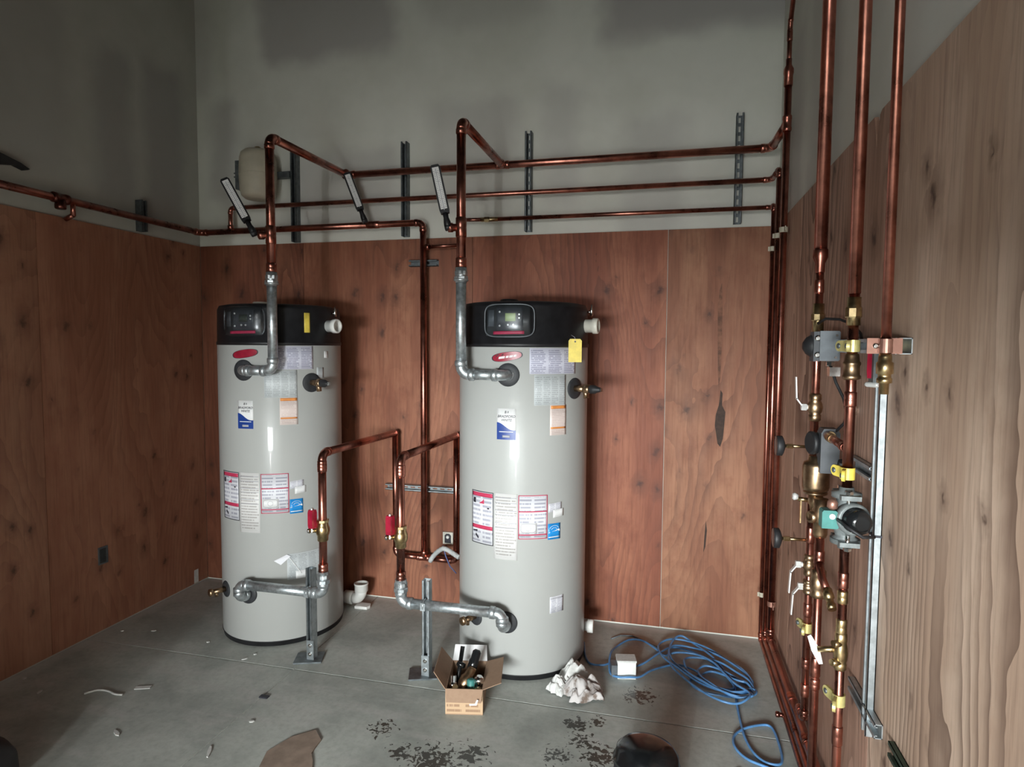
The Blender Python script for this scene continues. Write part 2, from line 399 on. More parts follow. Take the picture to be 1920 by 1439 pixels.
# strut channel: back against 'o' origin side, open towards odir
def strut(name, label, p0, p1, odir, m, depth=.041, slots=False, group=None, width=.041, parent=None):
    p0 = Vector(p0); p1 = Vector(p1); a = (p1-p0).normalized(); L = (p1-p0).length; o = Vector(odir).normalized(); s = a.cross(o); c = (p0+p1)/2
    mb = MB(); th = .0026
    if not slots: mb.obox(c+o*th/2, s, a, o, width, L, th, m)
    else:
        ww = (width-.013)/2
        for sg in (-1, 1): mb.obox(c+o*th/2+s*sg*(width-ww)/2, s, a, o, ww, L, th, m)
        k = int(L/.05); st = L/k
        for i in range(k+1):
            ln = .020 if 0 < i < k else .012
            q = min(max(i*st, ln/2), L-ln/2); mb.obox(p0+a*q+o*th/2, s, a, o, .0132, ln, th, m)
    for sg in (-1, 1):
        mb.obox(c+o*depth/2+s*sg*(width/2-th/2), s, a, o, th, L, depth, m)
        mb.obox(c+o*(depth-th/2)+s*sg*(width/2-.0048), s, a, o, .0096, L, th, m)
        mb.obox(c+o*(depth-.0045)+s*sg*(width/2-.0085), s, a, o, th, L, .007, m)
    if parent is not None: return mb.build(name, parent)
    return mb.top(name, label, 'strut channel', group)

def text_mesh(txt, size, bold=0.0, shear=0.0):
    cu = bpy.data.curves.new('txt', 'FONT'); cu.body = txt; cu.size = size; cu.align_x = 'CENTER'; cu.align_y = 'CENTER'; cu.offset = bold; cu.shear = shear
    o = bpy.data.objects.new('txt', cu); COL.objects.link(o); dg = bpy.context.evaluated_depsgraph_get(); dg.update()
    me = bpy.data.meshes.new_from_object(o.evaluated_get(dg)); vs = [q.co.copy() for q in me.vertices]; fs = [tuple(q.vertices) for q in me.polygons]
    bpy.data.objects.remove(o); bpy.data.curves.remove(cu); bpy.data.meshes.remove(me); return vs, fs
def text_on_tank(mb, txt, size, c, rad, az, z, m, bold=0.0, shear=0.0, rot=0.0):
    vs, fs = text_mesh(txt, size, bold, shear); b = len(mb.v)
    for q in vs:
        x = q.x*math.cos(rot)-q.y*math.sin(rot); y = q.x*math.sin(rot)+q.y*math.cos(rot)
        a = R(az)+x/rad; mb.v.append(V(c[0]+rad*math.sin(a), c[1]-rad*math.cos(a), z+y))
    for f in fs: mb.face([b+i for i in f], m)
def poly_on_tank(mb, poly, c, rad, az, z, m):
    """flat outline (metres) wrapped on the tank, as a triangle fan with fine columns left to the outline"""
    b = len(mb.v)
    for (x, y) in poly:
        a = R(az)+x/rad; mb.v.append(V(c[0]+rad*math.sin(a), c[1]-rad*math.cos(a), z+y))
    mb.face([b+i for i in range(len(poly))], m, False)

# ============================================================ SETTING
YF = -4.45      # inner face of the front wall, behind the camera
ZC = 4.7
fl = MB().box(-.1, W+.1, -8.6, .1, -.16, -.004, 'dust_line'); floor = struct('floor', fl)
JX, JY, g = 1.365, -1.0, .0042
for (x0, x1, y0, y1) in ((-.05, JX-g, JY+g, .05), (JX+g, W+.05, JY+g, .05), (-.05, JX-g, -4.2, JY-g), (JX+g, W+.05, -4.2, JY-g), (-.05, W+.05, -8.5, -4.2-2*g)):
    MB().box(x0, x1, y0, y1, -.05, 0, 'concrete').build('slab', floor)
simple('dark_deck', (.10, .10, .10), .8, .2, .2, 6)
struct('ceiling', MB().box(-.1, W+.1, -8.6, .1, ZC, ZC+.1, 'dark_deck'))

def panels(wall, edges, mk, mat, tints, notch=None):
    for i in range(len(edges)-1):
        a, b = edges[i]+.0015, edges[i+1]-.0015
        poly = [(a, .012), (b, .012), (b, PH), (a, PH)]
        if notch and a < notch[0] < b:
            n0, w, d = notch; poly = [(a, .012), (b, .012), (b, PH), (n0+w, PH), (n0+.004, PH-d), (n0-w*.45, PH-.01), (n0-w, PH), (a, PH)]
        mb = MB(); mk(mb, poly, mat); o = mb.build('plywood_panel', wall); o.color = tints[i % len(tints)]+(1,)
wb = struct('wall_back', MB().box(-.1, W+.1, .012, .12, 0, ZC, 'drywall_back'))
panels(wb, [0, .83, 2.05, 3.27, W], lambda mb, po, mt: mb.prism(po, -.012, 0, mt, (0, 0, 0), (1, 0, 0), (0, 0, 1), (0, -1, 0)), 'plywood_back',
       [(.85, .8, .8), (1, .98, .98), (.98, .84, .80), (1.02, 1.12, 1.12)])
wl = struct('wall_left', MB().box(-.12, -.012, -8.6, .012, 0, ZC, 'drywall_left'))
panels(wl, [-4.88, -3.66, -2.44, -1.22, 0], lambda mb, po, mt: mb.prism(po, -.012, 0, mt, (0, 0, 0), (0, 1, 0), (0, 0, 1), (1, 0, 0)), 'plywood_left', [(1, 1, 1), (.95, .98, 1), (1, 1, 1), (1.0, .92, .9)])
wr = struct('wall_right', MB().box(W+.012, W+.12, -8.6, .012, 0, ZC, 'drywall_right'))
panels(wr, [-5.6, -4.38, -3.16, -1.94, -.72, 0], lambda mb, po, mt: mb.prism(po, -.012, 0, mt, (W, 0, 0), (0, 1, 0), (0, 0, 1), (-1, 0, 0)), 'plywood_right',
       [(1, 1, 1), (1, 1, 1), (1.06, 1.12, 1.14), (.92, .84, .84), (.95, .88, .86)], (-1.80, .035, .10))
# front wall, openings sized for the light; unseen passage added to narrow the beam
OX0, OX1, OZ = 1.60, 3.74, 1.62
wf = struct('wall_front', MB().box(-.1, OX0, YF-.15, YF, 0, ZC, 'dark_deck').box(OX1, W+.1, YF-.15, YF, 0, ZC, 'dark_deck').box(OX0, OX1, YF-.15, YF, OZ, 2.2, 'dark_deck').box(OX0, OX1, YF-.15, YF, 3.05, ZC, 'dark_deck'))
struct('passage_baffle', MB().box(.5, .6, -8.6, YF-.15, 0, 3.3, 'dark_deck').box(.5, W, -8.6, YF-.15, 3.3, 3.4, 'dark_deck').box(.5, W, -8.6, YF-.15, 2.05, 2.15, 'dark_deck')  # mid-height slab added to keep the two beams apart
       .box(.5, 1.2, -8.1, -8.0, 0, 3.3, 'dark_deck').box(3.4, W, -8.1, -8.0, 0, 3.3, 'dark_deck').box(1.2, 3.4, -8.1, -8.0, 3.1, 3.3, 'dark_deck').box(1.2, 3.4, -8.1, -8.0, 1.95, 2.3, 'dark_deck'))

# stain of torn veneer and knot fillers on the right-hand back panel (flat marks in the veneer)
def blot(name, cx, cz, pts, m, parent):
    mb = MB(); b = len(mb.v)
    mb.prism([(cx+x, cz+z) for (x, z) in pts], .0, .0012, m, (0, 0, 0), (1, 0, 0), (0, 0, 1), (0, -1, 0)); return mb.build(name, parent)
simple('veneer_tear', (.05, .028, .02), .8, 0, .2, 40)
simple('water_stain', (.19, .085, .052), .8, 0, .25, 20)
blot('torn_veneer', 3.592, 1.30, [(-.002, .19), (.010, .17), (.008, .10), (.028, .06), (.024, -.02), (.018, -.10), (.004, -.15), (-.012, -.13), (-.030, -.02), (-.024, .05), (-.010, .10)], 'veneer_tear', wb)
blot('water_stain', 3.578, 1.78, [(-.008, .30), (.004, .34), (.010, .22), (.012, .0), (.008, -.22), (0, -.27), (-.006, -.2), (-.012, 0), (-.016, .2)], 'water_stain', wb)
blot('torn_veneer', 3.525, .60, [(0, .10), (.008, .04), (.002, -.06), (-.01, -.1), (-.006, 0)], 'veneer_tear', wb)

# ============================================================ WATER HEATERS
def water_heater(c, name_label, side):
    rad, H = .357, 1.975; zc = 1.742
    root = thing('water_heater', name_label, 'water heater', (c[0], c[1], 0), 'tall commercial water heaters')
    da = 0 if side == 'R' else 4.0
    A = lambda a: (c[0]+rad*math.sin(R(a)), c[1]-rad*math.cos(R(a)))
    def radial(a): return V(math.sin(R(a)), -math.cos(R(a)), 0)
    MB().lathe((c[0], c[1], .026), (0, 0, 1), [(0, rad-.002), (.004, rad), (zc-.03, rad), (zc-.026, rad-.002)], 'tank_paint', 96).build('tank_body', root)
    MB().lathe((c[0], c[1], 0), (0, 0, 1), [(0, rad-.004), (.024, rad-.004), (.027, rad+.003), (.03, rad+.0005)], 'rubber_black', 96).build('base_ring', root)
    cap = MB().lathe((c[0], c[1], zc-.004), (0, 0, 1), [(0, rad+.003), (.018, rad+.004), (.022, rad-.001), (.205, rad-.004), (.228, rad-.014), (.236, rad-.05), (.236, .06)], 'cap_black', 96).build('top_cover', root)
    MB().lathe((c[0]-.06, c[1]-.1, zc+.232), (0, 0, 1), [(0, .05), (.018, .05), (.022, .044)], 'pvc_ivory' if side == 'L' else 'cap_black', 24).build('flue_cap', cap)
    # control panel
    cp = MB(); rc = rad-.002
    cp.arc(c, rc, -19+da*0, 18, 1.795, 1.948, 'panel_dark', .012, 20); panel = cp.build('control_panel', root)
    MB().arc(c, rc+.0125, -9.5, 12, 1.822, 1.936, 'grey_plastic', .003, 12).build('fascia', panel)
    MB().arc(c, rc+.0158, -2.0, 6.2, 1.868, 1.908, 'lcd_green' if side == 'R' else 'lcd_dark', .001, 6).build('screen', panel)
    for (a, z) in ((9.0, 1.902), (9.0, 1.884), (.3, 1.850), (4.5, 1.850), (-6.5, 1.915), (-6.5, 1.845)):
        q = V(*A(a), z)-radial(a)*.0; MB().lathe(q+radial(a)*.0125, radial(a), [(0, .0055), (.003, .0055), (.0045, .004)], 'steel_white', 12).build('button', panel)
    MB().arc(c, rc+.0125, -17, -11.5, 1.842, 1.925, 'grey_box', .003, 5).build('side_key_strip', panel)
    MB().arc(c, rc+.0128, -12, 13, 1.801, 1.817, 'ink_red', .0035, 12, .003).build('red_stripe', panel)
    # clear flip cover: raised rounded rim over the panel
    mb = MB(); n = 40; pts = []
    for i in range(n+1):
        th = 2*math.pi*i/n; cc, ss_ = math.cos(th), math.sin(th)
        u = math.copysign(abs(cc)**.42, cc); v = math.copysign(abs(ss_)**.42, ss_)
        a = .5+20.5*u; z = 1.8715+.082*v; pts.append((a, z))
    mb.tube([V(c[0]+(rc+.014)*math.sin(R(a)), c[1]-(rc+.014)*math.cos(R(a)), z) for a, z in pts], .0035, 'grey_box' if side == 'R' else 'clear_plastic', 8, False)
    cov = mb.build('panel_cover_rim', panel)
    mb = MB(); N = 12; b = 0; gv = {}
    for i in range(N+1):
        for j in range(9):
            u = -1+2*i/N; v = -1+2*j/8; u2_ = u; lim = (1-abs(u)**5)**.2 if abs(u) < 1 else 0; v2 = v*max(lim, .55)
            bul = .014*(1-u*u*u*u)*(1-v*v*v*v)
            a = .5+20*u; rr = rc+.015+bul; gv[i, j] = len(mb.v)
            mb.v.append(V(c[0]+rr*math.sin(R(a)), c[1]-rr*math.cos(R(a)), 1.8715+.08*v2))
    for i in range(N):
        for j in range(8): mb.face((gv[i, j], gv[i+1, j], gv[i+1, j+1], gv[i, j+1]), 'clear_plastic', True)
    mb.build('panel_cover', panel)
    # logo decal (tilted red oval with white lettering smears)
    mb = MB(); az = -1.2 if side == 'R' else 1.2
    zl = 1.69; tl = R(8)
    def oval(k, m_, rr):
        po = []
        for i in range(36):
            th = 2*math.pi*i/36; x = .083*k*math.copysign(abs(math.cos(th))**.8, math.cos(th)); y = .0235*k*math.copysign(abs(math.sin(th))**.8, math.sin(th))
            po.append((x*math.cos(tl)-y*math.sin(tl), x*math.sin(tl)+y*math.cos(tl)))
        poly_strip(mb, po, c, rr, az, zl, m_)
    def poly_strip(mb, po, c, rr, az, z, m_):
        b = len(mb.v); n = len(po)
        for (x, y) in po:
            a = R(az)+x/rr; mb.v.append(V(c[0]+rr*math.sin(a), c[1]-rr*math.cos(a), z+y))
        for i in range(1, n//2): mb.face((b+i-1 if i > 1 else b, b+i, b+n-i, b+((n-i+1) % n)), m_, True)
        mb.face((b+n//2-1, b+n//2, b+n//2+1), m_, True)
    oval(1.0, 'ink_black', rad+.0006); oval(.93, 'red_paint', rad+.0010)
    if side == 'R':
        for (x0, x1, h) in ((-.045, -.012, .011), (-.006, .008, .010), (.012, .03, .010), (.034, .048, .010)):
            po = [(x*math.cos(tl)-y*math.sin(tl), x*math.sin(tl)+y*math.cos(tl)) for (x, y) in ((x0, -h/2), (x1, -h/2), (x1+.004, h/2), (x0+.004, h/2))]
            poly_on_tank(mb, po, c, rad+.0014, az, zl-.002, 'paper_white')
        po = [(x*math.cos(tl)-y*math.sin(tl), x*math.sin(tl)+y*math.cos(tl)) for (x, y) in ((-.06, .006), (-.02, .008), (-.012, .016), (-.048, .016))]
        poly_on_tank(mb, po, c, rad+.0014, az, zl, 'collar_grey')
    mb.build('oval_logo_decal', root)
    # paper labels
    def lab(nm, a0, a1, z0, z1, m_, extra=None, skew=0.0):
        mb = MB(); mb.arc(c, rad+.0006, a0, a1, z0, z1, m_, .0006, None, skew)
        if extra: extra(mb)
        return mb.build(nm, root)
    d = da
    lab('wiring_diagram_label', 17.5+d*2, 62+d*.3, 1.602, 1.734, 'print_diagram')
    lab('rating_label', 21.5-d*.6, 50.5-d*.7, 1.442, 1.598, 'print_table')
    def ora(mb):
        mb.arc(c, rad+.0013, 36-d*.8, 50.5-d*.8, 1.423, 1.439, 'ink_orange', .0004); mb.arc(c, rad+.0013, 36-d*.8, 50.5-d*.8, 1.320, 1.329, 'ink_orange', .0004)
    lab('orange_warning_label', 35.3-d*.8, 51.2-d*.8, 1.286, 1.442, 'print_pink', ora)
    # maker's label
    a0, a1, z0, z1 = -9.3+d*.6, 6.8+d*.5, 1.264, 1.425
    am = (a0+a1)/2; hw = R(a1-a0)/2*rad; mb = MB()
    mb.arc(c, rad+.0006, a0, a1, z0, z1, 'paper_white', .0006)
    n = 16
    for i in range(n):      # blue lower half with a wave as its upper edge
        aa, ab = a0+(a1-a0)*i/n, a0+(a1-a0)*(i+1)/n; b = len(mb.v)
        def wv(k): return z0+.070+.020*math.cos(math.pi*min(1, k*1.15))
        for (a, z) in ((aa, z0+.001), (ab, z0+.001), (ab, wv((i+1)/n)), (aa, wv(i/n))): mb.v.append(V(c[0]+(rad+.0016)*math.sin(R(a)), c[1]-(rad+.0016)*math.cos(R(a)), z))
        mb.face((b, b+1, b+2, b+3), 'navy', True)
    text_on_tank(mb, 'BRADFORD', .0180, c, rad+.0018, am, 1.384, 'ink_black', .0003, .25)
    text_on_tank(mb, 'WHITE', .0180, c, rad+.0018, am, 1.365, 'ink_black', .0003, .25)
    text_on_tank(mb, 'B', .018, c, rad+.0018, am-.7, 1.406, 'ink_black', .0004, .2); poly_on_tank(mb, [(.007, -.004), (.011, -.004), (.0125, .006), (.0085, .006)], c, rad+.0018, am, 1.406, 'ink_black')
    mb.arc(c, rad+.0018, a0+2, a1-2, 1.3035, 1.3075, 'paper_white', .0004, 12)
    mb.arc(c, rad+.0018, am-3.2, am+3.2, 1.276, 1.288, 'ink_grey', .0004, 8)
    mb.build('maker_label', root)
    # block of instruction labels
    def border(mb, a0, a1, z0, z1, m_, w=.0035):
        wa = math.degrees(w/rad)
        for (p0, p1, q0, q1) in ((a0, a1, z1-w, z1), (a0, a1, z0, z0+w), (a0, a0+wa, z0, z1), (a1-wa, a1, z0, z1)): mb.arc(c, rad+.0013, p0, p1, q0, q1, m_, .0004)
    zo = 0.0 if side == 'R' else .028
    b0, b1 = -35.5+d*1.2, -12.2+d*1.2
    def e1(mb):
        border(mb, b0, b1, .703+zo, .983+zo, 'ink_black', .004)
        mb.arc(c, rad+.0013, b0+.8, b1-.8, .955+zo, .976+zo, 'ink_red', .0004); mb.arc(c, rad+.0013, b0+.8, b1-.8, .783+zo, .803+zo, 'ink_red', .0004)
        mb.arc(c, rad+.0013, b0+2, b0+5, .918+zo, .945+zo, 'ink_black', .0004)
        am = (b0+b1)/2; poly_on_tank(mb, [(-.02, -.012), (.016, -.012), (.014, .016), (.006, .004)], c, rad+.0016, am, .93+zo, 'ink_red')
        poly_on_tank(mb, [(.035, -.012), (.048, -.012), (.048, -.004), (.035, -.004)], c, rad+.0016, am, .905+zo, 'ink_black')
        poly_on_tank(mb, [(-.062, .008), (-.03, .008), (-.03, .018), (-.062, .014)], c, rad+.0016, am, .757+zo, 'ink_black')
        poly_on_tank(mb, [(-.045, -.012), (-.025, -.03), (-.02, -.022), (-.04, 0)], c, rad+.0016, am, .757+zo, 'ink_black')
    lab('black_bordered_warning_label', b0, b1, .703+zo, .983+zo, 'print_grey', e1)
    b2, b3 = -11.6+d*1.2, 8.7+d*1.2
    lab('long_instruction_label', b2, b3, .640+zo, .985+zo, 'print_form', lambda mb: [mb.arc(c, rad+.0013, b2+1, b3-1, z+zo, z+zo+.003, 'ink_grey', .0004) for z in (.962, .935, .895, .872, .83, .805)])
    b4, b5 = 9.3+d*1.3, 33.8+d*1.3
    def e3(mb):
        border(mb, b4, b5, .752+zo, .980+zo, 'ink_red', .004)
        mb.arc(c, rad+.0013, b4, b5, .892+zo, .898+zo, 'ink_red', .0004); mb.arc(c, rad+.0013, b4, b5, .771+zo, .777+zo, 'ink_red', .0004)
        mb.arc(c, rad+.0013, b4+1, b5-9, .783+zo, .835+zo, 'paper_white', .0003)
        pts = []
        for i in range(25):
            th = 2*math.pi*i/24; u = math.copysign(abs(math.cos(th))**.5, math.cos(th)); v = math.copysign(abs(math.sin(th))**.5, math.sin(th)); pts.append((u, v))
        am = b4+8.3
        mb.tube([V(c[0]+(rad+.0018)*math.sin(R(am+6.3*u)), c[1]-(rad+.0018)*math.cos(R(am+6.3*u)), .809+zo+.023*v) for u, v in pts], .0012, 'ink_grey', 5, False)
        mb.tube([V(c[0]+(rad+.0018)*math.sin(R(am+2.3*math.cos(k*.5236))), c[1]-(rad+.0018)*math.cos(R(am+2.3*math.cos(k*.5236))), .809+zo+.014*math.sin(k*.5236)) for k in range(13)], .0009, 'ink_grey', 5, False)
    lab('red_bordered_instruction_label', b4, b5, .752+zo, .980+zo, 'print_grey', e3)
    lab('torn_white_sticker', 34.8+d*1.3, 47.5+d*1.2, .885+zo, .93+zo, 'print_grey', lambda mb: mb.arc(c, rad+.0013, 39+d*1.3, 49.5+d*1.2, .855+zo, .895+zo, 'paper_white', .0004, None, .006), .006)
    e0, ee = 34.4+d*1.3, 46.3+d*1.3
    def es(mb):
        for k, (r0, s0) in enumerate(((.026, .0), (.016, -.004))):
            pts = [(-r0*1.05*math.cos(R(q)), s0+r0*.75*math.sin(R(q))) for q in range(15, 166, 15)]
            mb.tube([V(c[0]+(rad+.0013)*math.sin(R((e0+ee)/2)+x/rad), c[1]-(rad+.0013)*math.cos(R((e0+ee)/2)+x/rad), .795+zo+y) for x, y in pts], .0011, 'paper_white', 5)
        poly_on_tank(mb, [(-.034, -.010), (.0, -.004), (.03, .006), (.034, -.006), (-.034, -.014)], c, rad+.0015, (e0+ee)/2, .79+zo, 'paper_white')
        mb.arc(c, rad+.0012, e0+.6, ee-.6, .752+zo, .757+zo, 'paper_white', .0004)
    lab('blue_energy_label', e0, ee, .742+zo, .826+zo, 'blue_label', es)
    if side == 'R':
        lab('small_white_label', 36.8, 50.5, .348, .436, 'print_grey', lambda mb: mb.arc(c, rad+.0013, 37.2, 50, .424, .429, 'ink_grey', .0004), .002)
    else:
        lab('small_upper_sticker', 76, 81, 1.665, 1.705, 'paper_white'); lab('small_grey_sticker', 67, 75, 1.55, 1.61, 'print_table')
    # ports
    def collar(a, z, r0, nm='pipe_collar'):
        q = V(*A(a), z)-radial(a)*.012; MB().lathe(q, radial(a), [(0, r0), (.014, r0), (.017, r0*.96), (.017, r0*.5)], 'collar_grey', 28).build(nm, root)
    collar(0, 1.597, .060); collar(0, .309, .058); collar(-31, .300, .048); collar(61.5, 1.523, .056)
    # drain cock
    q = V(*A(-31), .300); dd = radial(-31); mb = MB()
    mb.cyl(q, q+dd*.075, .015, 'bronze', 14); mb.lathe(q+dd*.075, dd, [(0, .015), (.004, .022), (.022, .022), (.026, .012)], 'bronze', 14); mb.cyl(q+dd*.055, q+dd*.055+V(0, 0, -.03), .010, 'bronze', 12); mb.build('drain_cock', root)
    # relief valve
    q = V(*A(61.5), 1.523); dd = radial(61.5)*.75+V(.66, 0, 0); dd.normalize(); dd = radial(66)
    rv = MB(); rv.cyl(q-dd*.01, q+dd*.07, .017, 'bronze', 16); rv.lathe(q+dd*.055, dd, [(0, .017), (.006, .025), (.035, .025), (.04, .02)], 'bronze', 16)
    rv.cyl(q+dd*.065, q+dd*.072+V(0, 0, -.048), .014, 'bronze', 14); rv = rv.build('relief_valve', root)
    MB().lathe(q+dd*.094, dd, [(0, .019), (.004, .023), (.03, .022), (.045, .015), (.06, .012), (.064, .007)], 'rubber_black', 16).build('valve_bonnet', rv)
    MB().obox(q+dd*.158, dd, dd.cross(V(0, 0, 1)), (0, 0, 1), .014, .012, .018, 'chrome').build('test_lever', rv)
    # plastic vent / intake stub at the side of the cover
    a = 83; q = V(*A(a), 1.853); dd = radial(a) if side == 'R' else radial(80)
    MB().lathe(q-dd*.02, dd, [(0, .036), (.056, .036), (.058, .042), (.084, .042), (.088, .039), (.088, .030), (.05, .030)], 'pvc_ivory' if side == 'R' else 'pvc_white', 28).build('vent_stub', root)
    q = V(*A(88), 1.93); mb = MB(); mb.cyl(q, q+V(.022, 0, 0), .006, 'chrome', 10); mb.lathe(q+V(.022, 0, -.02), (0, 0, 1), [(0, .008), (.03, .009), (.045, .005), (.06, .004)], 'chrome', 12); mb.build('air_vent_tap', root)
    return root, A, radial
TR, TL = (2.496, -.460), (.963, -.474)
whR, AR, RDR = water_heater(TR, 'tall grey water heater with green lit display, the nearer one on the right', 'R')
whL, AL, RDL = water_heater(TL, 'tall grey water heater with dark display and yellow sticker, in the left corner', 'L')
# left unit: sticker on the cover, red tap knob, papers in a pouch
mb = MB().arc(TL, .3545, 55, 60.5, 1.812, 1.925, 'yellow', .003, 5); mb.build('yellow_sticker', whL)
MB().lathe(V(*AL(88), 1.885)+V(.02, 0, 0), (1, 0, 0), [(0, .006), (.008, .015), (.018, .015), (.022, .008)], 'red_paint', 14).build('red_tap_knob', whL)
# white drain fittings at the foot of each unit
MB().lathe((2.83, -.33, .118), (1, 0, 0), [(0, .030), (.03, .030), (.031, .038), (.062, .038), (.065, .034)], 'pvc_white', 24).build('drain_stub', whR)
# document pouch on the left unit: plastic pouch with folded papers
mb = MB()
def tp(c, a, z, r): return V(c[0]+r*math.sin(R(a)), c[1]-r*math.cos(R(a)), z)
mb.arc(TL, .3580, 36.4, 74, .385, .536, 'print_table', .001)
pou = mb.build('document_pouch', whL)
mb = MB(); b = 0
for (a, z, r) in ((25.0, .503, .3585), (36.4, .537, .366), (39.5, .525, .368), (31, .478, .362)): mb.v.append(tp(TL, a, z, r))
mb.face((0, 1, 2, 3), 'print_grey'); mb.build('folded_paper', pou)
mb = MB(); mb.tube([tp(TL, 36.4+i*1.6, .536-.0155*i, .3605) for i in range(9)], .0022, 'paper_white', 6); mb.build('folded_edge', pou)
MB().arc(TL, .3595, 44, 58, .385, .43, 'paper_white', .001).build('paper_corner', pou)

# yellow tag hanging from the right cover
tc = tp(TR, 56.4, 1.722, .384); tx = V(.98, .20, 0).normalized(); tn = V(.20, -.98, 0).normalized()
tg = thing('hang_tag', 'yellow paper tag hanging from the black cover of the right water heater', 'tag', tc-V(0, 0, .06))
MB().prism([(-.034, -.060), (.034, -.060), (.034, .050), (.026, .060), (-.026, .060), (-.034, .050)], 0, .0012, 'yellow', tc, tx, (0, 0, 1), tn).build('card', tg)
MB().lathe(tc+V(0, 0, .046)+tn*.0008, tn, [(0, .0045), (.001, .0045)], 'ink_black', 12).build('eyelet', tg)
MB().tube([tc+V(0, 0, .046)+tn*.002, tc+V(-.002, 0, .068), tp(TR, 56, 1.802, .358)], .0012, 'ink_grey', 6).build('string', tg)

# ============================================================ HOT OUTLET PIPES
RO = .0235; GA = .0265
def hot(c, xr, nm, side):
    yr = -.868
    gp = thing('galvanised_outlet_pipe', 'galvanised steel outlet pipe rising from the top port of the %s water heater' % side, 'pipe', (c[0], -.87, 1.57))
    pts = [(c[0], c[1]-.345, 1.597), (c[0], yr, 1.597), (xr, yr, 1.597), (xr, yr, 2.075)]
    pipe_run(gp, pts, GA, 'galvanised', b=.046, fat=1.2)
    union(gp, (xr, yr, 2.10), (0, 0, 1), GA*.95, 'galvanised')
    MB().lathe((xr, yr, 2.066), (0, 0, 1), [(0, GA), (.003, GA*1.4), (.012, GA*1.4), (.015, GA)], 'galvanised', 24).build('collar', gp)
    return yr
hot(TR, 2.262, 0, 'right'); hot(TL, 1.178, 0, 'left')
ZH = 2.858; YB = -.078
for (xr, xt, sd) in ((2.262, 2.264, 'right'), (1.178, 1.205, 'left')):
    rp = thing('copper_riser', 'copper riser above the %s water heater bending back to the wall header' % sd, 'pipe', (xr, -.868, 2.13))
    pipe_run(rp, [(xr, -.868, 2.13), (xr, -.868, ZH), (xt, YB-.03, ZH)], RO, 'copper', b=.043)
    coupling(rp, (xr, -.868, 2.335), (0, 0, 1), RO, .10, 'copper'); coupling(rp, (xr, -.868, 2.16), (0, 0, 1), RO, .05, 'copper')
    MB().lathe((xr, -.868, 2.335), (-1, -.15, 0), [(0, RO*.8), (.04, RO*.8), (.042, RO), (.065, RO), (.068, .012)], 'copper').build('thermowell', rp)

def thermometer(label, base, top, face, group='industrial thermometers on the pipes'):
    """slim black case with a white scale, standing on a pivoted neck"""
    base, top = Vector(base), Vector(top); a = (top-base).normalized(); f = Vector(face); f = (f-a*f.dot(a)).normalized(); s = a.cross(f)
    L = (top-base).length; root = thing('pipe_thermometer', label, 'thermometer', base, group)
    mb = MB(); w = .050
    po = [(-w*.42, 0), (w*.42, 0), (w*.5, .02), (w*.5, L*.78-.012), (w*.34, L*.78), (-w*.34, L*.78), (-w*.5, L*.78-.012), (-w*.5, .02)]
    mb.prism(po, -.014, .010, 'cap_black', base+a*L*.22, s, a, f); cs = mb.build('case', root)
    mb = MB(); mb.prism([(-w*.33, .022), (w*.33, .022), (w*.33, L*.78-.014), (-w*.33, L*.78-.014)], .010, .0112, 'paper_white', base+a*L*.22, s, a, f); sc = mb.build('scale', root)
    mb = MB(); k = 22
    for i in range(k):
        z = L*.22+.03+(L*.78-.055)*i/k; ln = .009 if i % 5 else .013
        mb.obox(base+a*z+f*.0114+s*(-w*.3+ln/2), s, a, f, ln, .0013, .0004, 'ink_black'); mb.obox(base+a*z+f*.0114+s*(w*.3-ln/2), s, a, f, ln, .0013, .0004, 'ink_black')
    mb.build('graduations', sc); MB().obox(base+a*(L*.22+L*.38)+f*.0118, s, a, f, .0035, L*.66, .002, 'ink_grey').build('glass_tube', sc)
    mb = MB(); mb.lathe(base, a, [(0, .013), (.01, .019), (.03, .017), (.05, .013), (L*.23, .015)], 'cap_black', 16); mb.lathe(base-s*.018, s, [(0, .012), (.004, .017), (.032, .017), (.036, .012)], 'cap_black', 16); mb.build('pivot_neck', root)
    return root
thermometer('black thermometer tilted on the riser of the right water heater', (2.200, -.885, 2.335), (2.128, -.885, 2.645), (.25, -1, .1))
thermometer('black thermometer leaning far left on the riser of the left water heater', (1.085, -.885, 2.345), (.905, -.885, 2.645), (.55, -1, .1))
thermometer('black thermometer on the wall pipe between the two water heaters', (1.362, -.135, 2.545), (1.245, -.15, 2.85), (.5, -1, .1))

